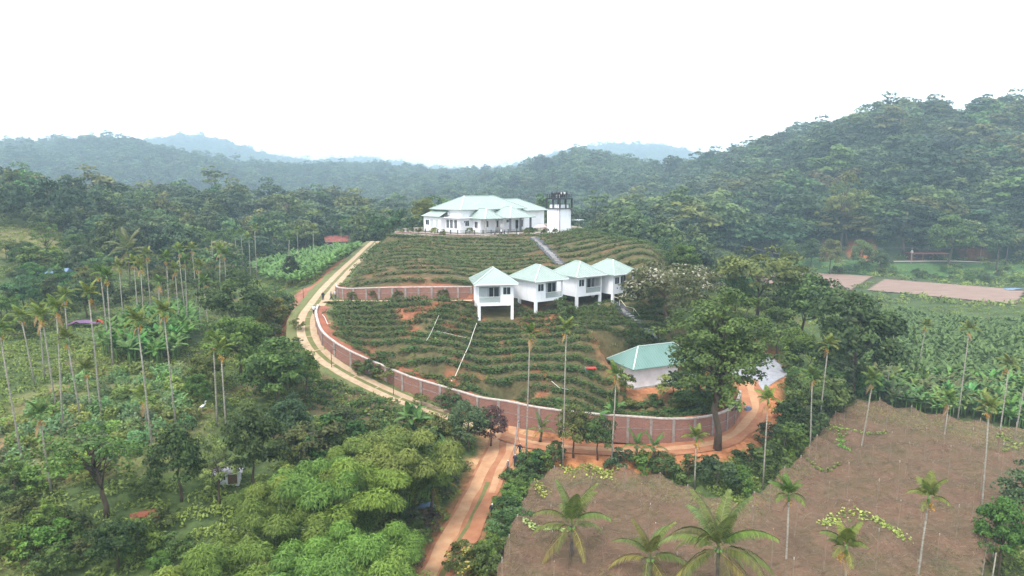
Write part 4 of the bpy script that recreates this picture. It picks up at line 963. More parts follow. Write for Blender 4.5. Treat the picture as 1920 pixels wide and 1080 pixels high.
def areca(pos, h, label, group, fruit=True, dead=1, big=1.0, fresh=True):
    t = empty('areca_palm', tuple(pos), random.uniform(0, 6.28), label, 'palm', group); r = random.Random(int(pos[0] * 100))
    t.rotation_euler = (r.gauss(0, .03), r.gauss(0, .03), r.uniform(0, 6.28))
    obj('trunk', PALM_TRUNK, t, s=(.85, .85, (h - .75) / 9.0)); z0 = h - .78
    obj('crownshaft', CROWNSHAFT, t, (0, 0, z0)); g = r.choice([(.075, .125, .030), (.095, .135, .033), (.065, .11, .030), (.10, .125, .035)])
    for k in range(r.choice([9, 10, 11])):
        m = ARECA[min(3, k // 3)]
        obj('frond', m, t, (0, 0, z0 + .72 - .03 * k), (0, 0, k * 2.4 + r.uniform(-.3, .3)), big * r.uniform(.75, 1.0), g)
    if fruit: obj('fruit_bunch', FRUITS, t, (0, 0, z0 - .15), (0, 0, r.uniform(0, 6)), r.uniform(.8, 1.3))
    for k in range(dead): obj('dead_frond', ARECA_DEAD, t, (0, 0, z0 + .1), (0, 0, r.uniform(0, 6.3)), r.uniform(.7, 1.0), (1, 1, 1))
    return t
def coconut(pos, h, label, n=17, size=.92, group='coconut palms', color=(.085, .115, .036)):
    t = empty('coconut_palm', tuple(pos), 0, label, 'palm', group); r = random.Random(int(pos[0] * 77 + 5)); obj('trunk', COCO_TRUNK, t, s=(1, 1, h / 7.0))
    for k in range(n):
        m = COCO[min(4, int(k * 5 / n))]; c = [q * r.uniform(.85, 1.15) for q in color]
        if k > n - 4: c = (.15, .135, .04)
        obj('frond', m, t, (.2, 0, h - .02 * k), (r.uniform(-.1, .1), 0, k * 2.4 + r.uniform(-.2, .2)), size * r.uniform(.85, 1.08), c)
    b = MB()
    for k in range(6): 
        a = k * 1.05; b.tube([(.2 + cos(a) * .22, sin(a) * .22, h - .42), (.2 + cos(a) * .25, sin(a) * .25, h - .3), (.2 + cos(a) * .24, sin(a) * .24, h - .12)], [.05, .12, .04], 6)
    b.build('coconuts', M['crownshaft'], t); return t
def banana(pos, s, label, group, color, split=False):
    i = random.randrange(3); t = empty('banana_plant', tuple(pos), random.uniform(0, 6.28), label, 'banana plant', group, s); obj('stem', BANANA[i][1], t)
    if not split: obj('leaves', BANANA[i][0], t, color=color)
    else:
        for k in range(9): obj('leaf', BLEAF[k % 3], t, (0, 0, 2.05 - .05 * k), (0, 0, k * 2.4 + random.uniform(-.3, .3)), random.uniform(.9, 1.2), color)
    return t
def bamboo(pos, h, label, color=G_BAMB, rz=None):
    i = random.randrange(3); t = empty('bamboo_clump', tuple(pos), random.uniform(0, 6) if rz is None else rz, label, 'bamboo', 'bamboo clumps', h / 9.0)
    obj('culms', BAMBOO[i][1], t); obj('foliage', BAMBOO[i][0], t, color=color); return t
# ------------------------------------------------------------------ where nothing may grow
def clear_mask(x, y, road=2.6, pad=1.0):
    ok = np.ones(len(x), bool)
    for L, hw in ((hill_road, road + .9), (low_road, road), (wall_track, road + .3), (mid_path, 1.5), (valley_road, 3.5)): ok &= line_near(L, x, y)[1] > hw
    for L in (wall_main, wall_mid, wall_top):
        k, d, s = line_near(L, x, y); ok &= ~((d < 9) & (s < 1.1) & (s > -1.2))
    for P, g in ((house_pad, pad), (yard_poly, 1.0), (shed_poly, .5), (junc_poly, .5)): ok &= poly_dist(P, x, y)[0] > g
    for px, py, yw in COT:
        p = WH(px, py, -19.6); c, s_ = cos(RAD(yw)), sin(RAD(yw)); u, v = (x - p[0]) * c + (y - p[1]) * s_, -(x - p[0]) * s_ + (y - p[1]) * c
        ok &= ~((u > -1.0) & (u < 7.0) & (v > -.4) & (v < 8.5))
    return ok
stair_line = resample([np.r_[at(a, b)] for a, b in [(1000, 446), (1012, 456), (1026, 470), (1040, 484), (1050, 496)]], .9)
steps_line = resample([np.r_[at(a, b)] for a, b in [(1150, 566), (1168, 582), (1190, 600), (1212, 618), (1228, 634)]], .8)

# ------------------------------------------------------------------ tea rows round the hill
rt = np.random.default_rng(21); cx_, cy_, ax_ = HY(925, 186, 0)[0], 186.0, 1.55; TP = []
TANG = []
for r_ in np.r_[np.arange(14, 67, 3.5), np.arange(69.5, 112, 1.82)]:
    up_r = r_ < 68; n = int(2 * 1.55 * r_ * ax_ / (1.75 if up_r else 1.2)); th = np.linspace(-1.62, 1.62, n) + rt.normal(0, .12 / (r_ + 1), n)
    rr = r_ + (.5 if up_r else .3) * np.sin(th * 7 + r_ * .21) + rt.normal(0, .06, n)
    TP.append(np.c_[cx_ + ax_ * rr * np.sin(th), cy_ - rr * np.cos(th)]); TANG.append(np.arctan2(np.sin(th), ax_ * np.cos(th)))
TANG = np.concatenate(TANG)
TP = np.concatenate(TP)
_, ins = poly_dist(hill_poly, TP[:, 0], TP[:, 1]); TP = TP[ins]; TANG = TANG[ins]
ok = clear_mask(TP[:, 0], TP[:, 1]); 
for L, w in ((stair_line, 1.5), (steps_line, 1.0)): ok &= line_near(L, TP[:, 0], TP[:, 1])[1] > w
ok &= (poly_dist(shed_poly, TP[:, 0], TP[:, 1])[0] > np.where(TP[:, 1] > 107, .7, 2.6))
bare = fbm(TP[:, 0], TP[:, 1], 3.2, 2) + .5 * fbm(TP[:, 0], TP[:, 1], 9, 1)
bare -= 2.0 * np.exp(-((TP[:, 0] - 21) ** 2 + (TP[:, 1] - 111) ** 2) / 60)
upper = TP[:, 1] > 122
ok &= rt.random(len(TP)) > np.where(upper, .03 + .5 * smooth(1.1, 1.6, bare), .05 + .7 * smooth(1.15, 1.6, bare))
TP = TP[ok]; TANG = TANG[ok]
# the second patch below the bend of the road
g = np.mgrid[-45:5:1.25, 66:100:1.7].reshape(2, -1).T; g = g + rt.normal(0, .12, g.shape); rot_ = .55
_, i2 = poly_dist(tea_left, g[:, 0], g[:, 1]); g = g[i2 & clear_mask(g[:, 0], g[:, 1], 4.0)]; g = g[rt.random(len(g)) > .16]
g2 = np.array([at(a + rt.normal() * 2, b + rt.normal() * 1.5)[:2] for b in np.arange(612, 668, 9.5) for a in np.arange(1176, 1252, 11) if a < 1196 + (b - 600) * 1.4 or a > 1216 + (b - 600) * .9]); g2 = g2[poly_dist(shed_poly, g2[:, 0], g2[:, 1])[0] > .6]
TANG = np.r_[TANG, np.full(len(g) + len(g2), .0)]; TP = np.vstack([TP, g, g2]); TZ = zg(TP[:, 0], TP[:, 1]); up_ = ((TP[:, 0] - cx_) / ax_) ** 2 + (TP[:, 1] - cy_) ** 2 < 68 ** 2; sclT = rt.uniform(1.12, 1.48, len(TP)) * np.where(up_, 1.28, 1.0); rotT = TANG + rt.normal(0, .15, len(TP)) + pi * rt.integers(0, 2, len(TP))
px_, py_ = project(TP[:, 0], TP[:, 1], TZ); vis = (px_ > 0) & (px_ < 1920) & (py_ < 1080)
order = np.argsort(np.where(vis, TP[:, 1], 1e9)); near = order[:300]; rest = order[300:]
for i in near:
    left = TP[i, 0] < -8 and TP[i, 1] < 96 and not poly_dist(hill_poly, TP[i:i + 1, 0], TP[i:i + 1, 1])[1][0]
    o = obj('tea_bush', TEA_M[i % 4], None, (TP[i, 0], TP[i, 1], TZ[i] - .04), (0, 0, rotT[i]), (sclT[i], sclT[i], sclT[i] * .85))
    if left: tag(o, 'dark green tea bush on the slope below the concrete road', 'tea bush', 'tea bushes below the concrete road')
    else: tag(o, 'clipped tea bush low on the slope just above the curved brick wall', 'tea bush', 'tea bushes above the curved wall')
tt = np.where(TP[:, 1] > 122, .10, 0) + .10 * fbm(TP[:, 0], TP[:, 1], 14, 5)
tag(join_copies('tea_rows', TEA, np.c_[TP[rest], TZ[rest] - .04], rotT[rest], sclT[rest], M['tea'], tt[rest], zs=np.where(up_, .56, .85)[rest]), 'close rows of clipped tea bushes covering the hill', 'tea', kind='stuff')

# ------------------------------------------------------------------ banana gardens
rb_ = np.random.default_rng(31)
def jitter(P, step, j=.3):
    mn, mx = P.min(0), P.max(0); g = np.mgrid[mn[0]:mx[0]:step, mn[1]:mx[1]:step].reshape(2, -1).T; g = g + rb_.normal(0, step * j, g.shape)
    return g[poly_dist(P, g[:, 0], g[:, 1])[1]]
BV = [p[0] for p in _BP]
def banana_garden(P, step, n_ind, color, label, group, sc0, sc1, tl=0):
    g = jitter(P, step); g = g[clear_mask(g[:, 0], g[:, 1])]; z = zg(g[:, 0], g[:, 1]); px, py = project(g[:, 0], g[:, 1], z + 2)
    vis = (px > -40) & (px < 1960); g = g[vis]; z = z[vis]; px = px[vis]; o = np.argsort(g[:, 1] + 1e4 * ((px < 0) | (px > 1920)))
    for i in o[:n_ind]: banana((g[i, 0], g[i, 1], z[i] - .1), rb_.uniform(sc0, sc1), label, group, [c * rb_.uniform(.75, 1.25) for c in color])
    o = o[n_ind:]
    if len(o): tag(join_copies('banana_grove', BV, np.c_[g[o], z[o] - .1], rb_.uniform(0, 6.28, len(o)), rb_.uniform(sc0, sc1, len(o)), M['leaf'], rb_.normal(tl, .12, len(o)), color), label, 'bananas', group, 'stuff')
banana_garden(banana_poly, 1.65, 190, (.100, .165, .062), 'banana plant in the dense grove behind the shade net', 'banana plants behind the net', .78, 1.1)
banana_garden(leftban_poly, 1.55, 90, (.075, .155, .042), 'bright green banana plant in the plot among the areca palms', 'banana plants among the arecas', .85, 1.2)
banana_garden(farban_poly, 1.9, 0, (.085, .155, .055), 'pale green banana plot in the valley left of the hill road', 'bananas in the far plot', .8, 1.15, .05)

# ------------------------------------------------------------------ cassava field
g = jitter(cassava_poly, 2.3, .12); g = g[clear_mask(g[:, 0], g[:, 1])]; z = zg(g[:, 0], g[:, 1]); px, py = project(g[:, 0], g[:, 1], z); k = (px > -30) & (px < 460)
for i in np.where(k)[0]:
    if rb_.random() < .12: continue
    tag(obj('cassava_bush', CASS_M[i % 3], None, (g[i, 0], g[i, 1], z[i] - .05), (0, 0, rb_.uniform(0, 6)), rb_.uniform(.75, 1.2), tuple(c * rb_.uniform(.85, 1.2) for c in ((.115, .180, .092) if i % 3 else (.135, .19, .055)))),
        ('blue-green' if i % 3 else 'fresh yellow-green') + ' cassava bush in the planted field at left', 'bush', ('blue-green' if i % 3 else 'yellow-green') + ' cassava bushes in the left field')

# ------------------------------------------------------------------ single trees one can point at
def T(kind, px, py, hp, color, label, wide=1.0, cat='tree', group=None, name=None, up=0.0):
    p = at(px, py); h = hp / ppm(p); p[2] -= .1
    return plant_tree(kind, p, h, color, label, cat, group, name, wide=wide)
T('big_airy', 1345, 843, 302, G_MID, 'tall open-crowned tree with bare trunk at the bend of the dirt track', 1.16)
T('flowering', 1245, 606, 112, (.13, .14, .065), 'tree covered in pale cream flowers right of the rightmost cottage', 1.15)
T('flowering', 1300, 570, 66, (.13, .14, .065), 'smaller cream-flowered tree behind the big open-crowned tree', 1.3)
T('round', 1282, 530, 66, G_BRIGHT, 'bright green rounded tree on the shoulder right of the tea hill')
T('round', 1505, 655, 138, G_MID, 'dense rounded green tree left of the large dark tree by the banana grove', .95)
T('round', 1600, 752, 190, G_DARK, 'very large dark tree at the left edge of the banana grove', .9)
T('umbrella', 1418, 612, 132, G_OLIVE, 'olive flat-topped tree with reddish trunk above the paved yard', 1.1)
T('round', 1455, 672, 92, G_MID, 'leafy tree directly behind the grey paved yard')
T('round', 1492, 700, 84, G_BRIGHT, 'bright bushy tree at the right edge of the paved yard', .9)
T('airy', 1312, 706, 90, G_MID, 'loose-leaved tree overhanging the right end of the teal roof', .9)
T('round', 1345, 650, 80, G_OLIVE, 'olive tree on the slope above the teal-roofed outbuilding')
T('round', 1378, 600, 74, G_DARK, 'dark tree on the slope between flowering trees and ploughed field')
T('airy', 1225, 560, 62, G_OLIVE, 'thin olive tree beside the steps of the rightmost cottage')
T('shrub', 1060, 590, 34, G_DARK, 'dark shrub before the right stilts of the second cottage', cat='shrub')
T('airy', 1135, 560, 34, G_OLIVE, 'thin shrub between the third and fourth stilted cottages', cat='shrub')
T('shrub', 1262, 745, 48, G_PALE, 'grey-leaved shrub against the front wall of the outbuilding', 1.2, cat='shrub')
T('shrub', 1310, 765, 75, G_DARK, 'dark dense shrub right of the outbuilding wall', 1.4, cat='shrub')
T('shrub', 1172, 734, 34, G_OLIVE, 'thin shrub at the left corner of the outbuilding', 1.0, cat='shrub')
T('umbrella', 448, 660, 122, G_DARK, 'dark flat-topped tree above the left banana plot', .95)
T('umbrella', 420, 590, 85, G_DARK, 'dark low-crowned tree at the valley edge behind the arecas', 1.1)
T('round', 452, 716, 122, G_BRIGHT, 'bright yellow-green tree between left banana plot and road bend', .95)
T('round', 520, 770, 128, G_MID, 'dense green tree below the bend of the concrete road')
T('round', 575, 742, 84, G_BRIGHT, 'light green tree at the foot of the road bank', .8)
T('round', 545, 830, 84, G_BLUE, 'grey-green tree at the lower corner of the small tea patch')
T('round', 480, 935, 165, G_DARK, 'big dark glossy tree above the bamboo, near its left end', .72)
T('round', 340, 940, 142, G_DARK, 'dark tree with twin trunks at the edge of the cassava field', .78)
T('airy', 412, 945, 112, G_PALE, 'pale olive loose tree between the two dark trees', 1.0)
T('feather', 200, 968, 182, (.075, .13, .036), 'feathery light tree with a leaning dark trunk in the left foreground', 1.05)
T('round', 222, 1068, 96, (.036, .064, .022), 'compact dark round tree in the lower left foreground', 1.0)
T('round', 640, 872, 74, G_MID, 'small dense tree right of the grey-roofed hut')
T('round', 560, 880, 70, G_OLIVE, 'yellowish small tree left of the grey-roofed hut')
T('round', 878, 845, 92, (.045, .08, .04), 'dark tree at the left corner of the road junction', 1.0)
T('round', 920, 838, 72, (.11, .065, .07), 'purple-brown leaved tree overhanging the junction', 1.0)
T('round', 1075, 858, 98, G_OLIVE, 'olive tree growing beside the track, before the curved wall', .8)
T('round', 1120, 862, 82, G_MID, 'leafy tree in front of the curved wall, left of a lone areca', .8)
T('round', 1872, 1085, 150, (.062, .125, .030), 'dense bright green tree at the lower right corner by the net', .72)
T('shrub', 1762, 1110, 58, G_BRIGHT, 'bright clipped shrub at the bottom edge, lower right', 1.3, cat='shrub')
T('round', 1925, 1010, 130, G_BLUE, 'tree cut by the right picture edge beside the net')
T('round', 895, 480, 62, G_MID, 'small tree standing', ) if False else None
p_ = HY(795, 196, 0); plant_tree('round', (p_[0], p_[1], z1(p_[0], p_[1])), 8.2, (.12, .15, .04), 'yellow-green tree behind the left end of the hilltop house')
p_ = HY(1010, 212, 0); plant_tree('round', (p_[0], p_[1], z1(p_[0], p_[1])), 6.2, G_OLIVE, 'tree between the hilltop house and the lookout tower')
T('round', 548, 532, 50, (.028, .045, .032), 'dark lone tree among the pale banana plot in the valley', .75)
T('airy', 90, 485, 68, G_BRIGHT, 'pale spreading tree on the cleared slope at left', .9)
T('round', 140, 492, 52, G_MID, 'round tree on the cleared slope right of the pale tree'); T('round', 195, 490, 48, G_MID, 'second round tree on the cleared slope')
T('airy', 1575, 478, 150, G_OLIVE, 'tall bare-trunked tree rising from the right hillside above the valley road', .7)
T('round', 1780, 500, 92, G_MID, 'broad tree beside the valley road by the maroon shop'); T('tall', 1868, 510, 105, G_BLUE, 'tall tree on the valley road right of the red earth bank', .8)
for n_, (px, py, hp) in enumerate([(1480, 512, 60), (1520, 505, 54), (1555, 515, 62), (1615, 512, 60), (1650, 510, 40)]):
    T('round', px, py, hp, (G_MID, G_DARK, G_OLIVE)[n_ % 3], '%s tree from the left along the near side of the valley road' % ORD[n_], .8, group='trees along the valley road')

# bamboo
for n_, (px, py, hp, c) in enumerate([(430, 1180, 200, 1.0), (350, 1190, 170, 1.0), (520, 1090, 180, .95), (470, 1230, 195, 1.1), (560, 1200, 215, 1.15), (640, 1130, 190, .9), (610, 1030, 178, .95), (690, 1030, 185, .85), (560, 1010, 150, 1.0),
                                      (760, 985, 190, .95), (725, 945, 160, .9), (660, 945, 120, .9), (800, 950, 128, .8), (700, 1180, 215, .95), (620, 1250, 225, 1.05), (745, 1090, 150, .8), (480, 1010, 110, .95)]):
    p = at(px, min(py, 1075)); 
    if py > 1075: p = WH(px, py, -33.2); p[2] = z1(p[0], p[1])
    bamboo(p, hp / ppm(p), ['feathery bright green bamboo clump, %s from the left in the foreground grove' % o for o in ORD][0] if False else 'PENDING', tuple(q * c * random.uniform(.9, 1.1) for q in G_BAMB))
bs_ = sorted([o for o in bpy.data.objects if o.name.startswith('bamboo_clump')], key=lambda o: project(*o.location)[0])
for n_, o in enumerate(bs_): o['label'] = 'feathery bright green bamboo clump, %s from the left in the foreground grove' % ORD[n_]

# areca palms: base pixel, base row, crown row
def arecas(lst, where, group, **k):
    lst = sorted(lst)
    for n_, (px, py, pc) in enumerate(lst):
        if py <= 1075: p = at(px, py)
        else: p = WH(px, py, -35.4); p[2] = z1(p[0], p[1])
        h = (py - pc) / ppm(p) * 1.02
        areca(p, h, 'slender areca palm, %s from the left %s' % (ORD[n_], where), group, **k)
arecas([(42, 868, 615), (66, 725, 590), (84, 712, 580), (118, 800, 578), (106, 770, 590), (134, 705, 556), (152, 790, 632), (190, 780, 552), (97, 930, 770), (170, 770, 690), (286, 845, 597), (276, 800, 740)], 'in and around the cassava field', 'areca palms of the cassava field')
arecas([(330, 800, 580), (212, 690, 520), (205, 660, 510), (272, 640, 500), (300, 640, 530), (320, 625, 485), (338, 628, 505), (352, 625, 490), (375, 625, 500), (392, 630, 530), (412, 600, 470), (428, 600, 478), (285, 600, 478), (260, 610, 492), (232, 610, 500), (348, 600, 470), (372, 590, 468), (425, 815, 655), (408, 800, 640)], 'around the left banana plot', 'areca palms of the banana plot')
arecas([(402, 528, 445), (446, 520, 440), (458, 522, 436), (470, 524, 446), (482, 524, 430), (540, 520, 445), (560, 500, 432), (588, 496, 430), (640, 470, 420), (660, 468, 418)], 'along the far valley edge', 'areca palms at the valley edge', fruit=False, dead=0)
arecas([(986, 862, 622), (1055, 878, 612), (1146, 880, 698), (1302, 918, 815), (1430, 918, 742)], 'in front of the curved wall', 'areca palms before the wall')
arecas([(1518, 868, 700), (1532, 830, 640), (1608, 882, 705), (1560, 745, 650), (1662, 738, 612), (1720, 700, 608), (1795, 792, 615), (1765, 860, 745), (1838, 1000, 755), (1868, 862, 680), (1902, 828, 640), (1916, 890, 715)], 'between the net and the banana grove', 'areca palms by the banana grove')
arecas([(1472, 1110, 905), (1714, 1130, 902), (1585, 1240, 1000)], 'standing through the shade net in the foreground', 'areca palms in the net', big=1.15)

# coconut palms
def coco(px, py, h, label, **k):
    p = at(px, py) if py <= 1075 else WH(px, py, -35.4); p[2] = z1(p[0], p[1]); return coconut(p, h, label, **k)
coco(1066, 1092, 5.4, 'young coconut palm, leftmost of three rising through the shade net', n=13, size=.95)
coco(1212, 1140, 4.8, 'middle coconut palm of three rising through the shade net', n=12, size=.82)
coco(1335, 1185, 7.6, 'largest coconut palm with wide drooping crown at the bottom of the net', n=20, size=1.02)
coco(245, 560, 10.5, 'coconut palm with wide crown behind the left arecas', n=16, size=1.15, color=(.10, .12, .06))
coco(1885, 500, 13.0, 'coconut palm on the far valley road at right', n=14, size=1.15, color=(.10, .12, .06))
coco(808, 965, 3.6, 'young palm left of the dirt road behind the blue sheet', n=11, size=.7, color=(.075, .12, .05))
for n_, (px, py) in enumerate([(1012, 830), (1190, 862), (1222, 866)]): coco(px, py, 1.9, '%s small palm from the left between the track and the net' % ORD[n_], n=9, size=.5, color=(.07, .13, .045), group='small palms by the track')
for n_, (px, py) in enumerate([(768, 815), (785, 822), (840, 885), (1150, 800), (60, 520), (105, 530)]):
    banana(at(px, py), 1.15, ['broad-leaved banana plant at the edge of the small tea patch', 'second banana plant beside the small tea patch', 'banana plant left of the dirt road near the junction', 'young banana plant before the curved wall', 'banana plant below the cleared slope at far left', 'right banana plant of a pair below the cleared slope'][n_], 'single banana plants', (.07, .14, .045), True)

# roadside and other shrubs
SH = [(864, 1075, 62, (.13, .15, .045), 'shrub with yellow-green flower heads on the right bank of the dirt road', 'yellow')]
for px, py, hp, c, l, k in SH:
    t_ = T('shrub', px, py if py <= 1075 else 1075, hp, c, l, 1.1, cat='shrub'); [c for c in t_.children if c.name.startswith('crown')][0].data = (lambda m: (m.materials.clear(), m.materials.append(M['yellowflower']), m)[2])(TREES['shrub'][0][0][0].copy())
def shrubs(lst, where, group, cols):
    for n_, (px, py, hp) in enumerate(sorted(lst)):
        T('shrub', px, min(py, 1075), hp, cols[n_ % len(cols)], 'green shrub, %s from the left %s' % (ORD[n_], where), random.uniform(.95, 1.3), cat='shrub', group=group)
shrubs([(918, 1056, 56), (945, 1066, 56), (938, 1015, 52), (962, 990, 56), (958, 955, 48), (980, 945, 50), (996, 910, 46), (978, 912, 40), (1012, 884, 42), (912, 1078, 56), (992, 880, 40)], 'between dirt road and net', 'shrubs on the road bank', [G_MID, G_BRIGHT, (.05, .10, .038)])
shrubs([(1040, 866, 40), (1160, 882, 42), (1205, 892, 46), (1245, 890, 44), (1290, 905, 50), (1345, 915, 60), (1385, 920, 52), (1405, 880, 46), (1440, 890, 60), (1470, 862, 60), (1492, 835, 56), (1450, 835, 44), (1480, 800, 48), (1510, 790, 50), (1540, 770, 60)], 'between track and net', 'shrubs by the net', [G_MID, G_BLUE, G_BRIGHT, G_DARK])
shrubs([(40, 985, 50), (20, 1040, 62), (70, 1040, 58), (110, 1078, 60), (300, 990, 40), (330, 1040, 46), (300, 1070, 40), (150, 1010, 36), (275, 930, 36), (260, 1000, 34), (30, 930, 44)], 'in the lower left foreground', 'shrubs of the left foreground', [G_BRIGHT, G_MID, G_OLIVE])
shrubs([(745, 1040, 55), (765, 1066, 56), (800, 1000, 44), (835, 930, 42), (850, 900, 40), (785, 1024, 46), (770, 990, 46), (725, 1070, 60)], 'between bamboo and dirt road', 'shrubs left of the dirt road', [(.06, .07, .04), G_MID, (.08, .065, .05)])
shrubs([(1060, 795, 18), (1230, 760, 22), (1280, 766, 24), (1330, 775, 26), (1180, 765, 20), (700, 705, 40), (722, 712, 34), (850, 745, 40), (840, 770, 36)], 'along the curved wall', 'shrubs at the curved wall', [G_DARK, G_OLIVE])

# ------------------------------------------------------------------ fill trees in the valley, then the forested hills
CN = {G_DARK: 'dark green', G_MID: 'mid green', G_OLIVE: 'olive', G_BLUE: 'grey-green', G_BRIGHT: 'bright green'}
def fill(poly_px, n, kinds, cols, h0, h1, label, group, seed):
    r = np.random.default_rng(seed); P = np.array([at(a, b)[:2] for a, b in poly_px]); mn, mx = P.min(0), P.max(0); put = []; tries = 0
    while len(put) < n and tries < 8000:
        tries += 1; q = mn + (mx - mn) * r.random(2)
        if not poly_dist(P, q[:1], q[1:])[1][0] or not clear_mask(q[:1], q[1:], 4.2, 3)[0]: continue
        if any(np.hypot(*(q - s)) < h0 * .42 for s in put): continue
        if poly_dist(hill_poly, q[:1], q[1:])[1][0] and q[1] < 130 and q[0] < 32: continue
        put.append(q)
    for q in put:
        c = cols[r.integers(len(cols))]; kd = kinds[r.integers(len(kinds))]; hh_ = r.uniform(h0, h1); lb = '%s %s %s' % (CN[c], {'round': 'rounded', 'umbrella': 'flat-topped', 'tall': 'tall narrow', 'airy': 'loose-crowned', 'shrub': 'low bushy'}[kd], label); plant_tree(kd, (q[0], q[1], z1(*q) - .1), hh_, tuple(x * r.uniform(.8, 1.2) for x in c), lb, 'tree', lb)
ALLC = [G_DARK, G_MID, G_OLIVE, G_BLUE, G_MID, G_DARK]
fill([(0, 575), (0, 500), (180, 500), (330, 480), (440, 480), (440, 560), (300, 570), (180, 610), (60, 650)], 44, ['round', 'umbrella', 'tall', 'shrub'], [G_MID, G_BRIGHT, G_OLIVE, G_DARK, G_BLUE], 4.5, 8, 'tree among the crowd behind the left areca palms', 'trees behind the left arecas', 1)
fill([(2, 660), (2, 490), (120, 492), (150, 560), (90, 640)], 20, ['round', 'shrub', 'umbrella', 'shrub'], [G_MID, G_BRIGHT, G_OLIVE, G_DARK], 2.8, 5.5, 'tree at the left edge below the cleared slope', 'left edge trees', 11)
fill([(360, 760), (380, 650), (470, 620), (540, 560), (550, 620), (560, 700), (500, 790), (420, 850)], 16, ['round', 'airy', 'shrub'], [G_BRIGHT, G_MID, G_OLIVE, G_DARK], 3, 6, 'tree in the gully left of the road bend', 'trees of the gully', 2)
fill([(1250, 560), (1250, 490), (1330, 480), (1500, 530), (1600, 580), (1600, 700), (1500, 740), (1450, 650), (1330, 600)], 44, ['round', 'round', 'airy', 'umbrella'], ALLC, 4.5, 7.5, 'tree on the slope right of the tea hill', 'trees right of the tea hill', 3)
fill([(1490, 760), (1520, 720), (1640, 730), (1590, 770), (1500, 850)], 16, ['round', 'airy', 'shrub'], ALLC, 4, 7, 'tree between the yard and the net', 'trees between yard and net', 4)
fill([(0, 1000), (0, 900), (200, 900), (330, 960), (340, 1075), (0, 1075)], 9, ['shrub'], [G_BRIGHT, G_MID], 2, 3.2, 'bush on the left foreground slope', 'bushes of the left slope', 5)
fill([(560, 900), (600, 840), (740, 830), (850, 830), (850, 900), (700, 900)], 12, ['round', 'shrub'], [G_MID, G_DARK, G_OLIVE], 3.5, 5.5, 'small tree between tea patch and bamboo', 'small trees above the bamboo', 6)

fill([(1470, 514), (1560, 502), (1750, 503), (1925, 512), (1925, 538), (1780, 528), (1650, 518)], 42, ['shrub', 'round'], [G_MID, G_BRIGHT, G_DARK], 2.2, 4.2, 'bush on the grass verge above the ploughed field', 'verge bushes', 9)
rf_ = np.random.default_rng(41); FP = []
for y0, y1, st in ((150, 260, 6.4), (260, 620, 10.4), (620, 1000, 9.5), (1000, 1700, 12.0), (1700, 3500, 22.0)):
    ys = np.arange(y0, y1, st); 
    for y_ in ys: 
        xs = np.arange(-y_ * 1.12 - 25, y_ * 1.12 + 25, st); FP.append(np.c_[xs + rf_.normal(0, st * .3, len(xs)), y_ + rf_.normal(0, st * .3, len(xs))])
FP = np.concatenate(FP); FX, FY = FP.T
hill_big = hill_poly
ok = (poly_dist(hill_big, FX, FY)[0] > 7) & clear_mask(FX, FY, 5.5, 7)
for P, g_ in ((banana_poly, 5), (plough_a, 6), (plough_b, 6), (farban_poly, 4), (leftban_poly, 3)): ok &= poly_dist(P, FX, FY)[0] > g_
fpx, fpy = project(FX, FY, zg(FX, FY))
ok &= ~((FX > 55) & (FY < 298) & (fpx > 1330)) & ~((fpx > 1330) & (FY < 306) & (FX > 60))
ok &= ~((fpx < 560) & (FY < 178)) & ~((fpx > 560) & (fpx < 800) & (FY < 205)) & ~((fpx > 1180) & (FY < 175))
clr_ = at(62, 455); ok &= np.hypot((FX - clr_[0]) / 1.7, FY - clr_[1]) > 13
FX, FY, fpx, fpy = FX[ok], FY[ok], fpx[ok], fpy[ok]; FZ = zg(FX, FY)
vis = (fpx > -420) & (fpx < 2340); tt_ = np.linspace(.03, .97, 70); blocked = np.zeros(len(FX), bool)
for t in tt_:                                    # ground in between hides it altogether
    blocked |= zg(FX * t, FY * t) > ZC + (FZ + 17 - ZC) * t + 1.0
FX, FY, FZ, fpx, fpy = (a[vis & ~blocked] for a in (FX, FY, FZ, fpx, fpy))
kinds_ = ['forest_round', 'forest_tall', 'forest_flat', 'forest_round', 'forest_flat', 'forest_sparse']
fw = np.where(FY < 260, 1.0, np.where(FY < 700, np.where(fpx < 1180, 1.3, 1.5), 1.25)); fk = rf_.integers(0, 5, len(FX)); fk = np.where(rf_.random(len(FX)) < .02, 5, fk); fs = .5 + .85 * rf_.random(len(FX)) ** 1.5; fs *= np.where(FY < 260, .8, np.where(FY < 620, np.where(fpx < 1180, 1.0, 1.3), np.where(FY < 1700, 1.3, 2.0)))
far_col = [(.044, .080, .040), (.060, .100, .044), (.082, .112, .044), (.034, .062, .036), (.070, .112, .052), (.100, .122, .048)]
app = fs * np.array([TREES[k][1] for k in kinds_])[fk] / FY; inside = (fpx > 0) & (fpx < 1920); o = np.argsort(-(app * inside)); ind = o[:300]; rest = o[300:]
tone = ['deep green', 'mid green', 'olive green', 'blackish green', 'soft green', 'yellowish green']; shp = {'forest_round': 'rounded', 'forest_tall': 'tall', 'forest_flat': 'flat-topped', 'forest_sparse': 'sparse bare-trunked'}
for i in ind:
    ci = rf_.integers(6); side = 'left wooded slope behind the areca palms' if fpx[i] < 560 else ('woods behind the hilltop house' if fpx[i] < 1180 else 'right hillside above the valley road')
    plant_tree(kinds_[fk[i]], (FX[i], FY[i], FZ[i] - .3), fs[i] * TREES[kinds_[fk[i]]][1], tuple(c * rf_.uniform(.85, 1.15) for c in far_col[ci]), '%s %s forest tree on the %s' % (tone[ci], shp[kinds_[fk[i]]], side), 'tree', '%s %s trees, %s' % (tone[ci], shp[kinds_[fk[i]]], side), 'forest_tree', wide=fw[i])

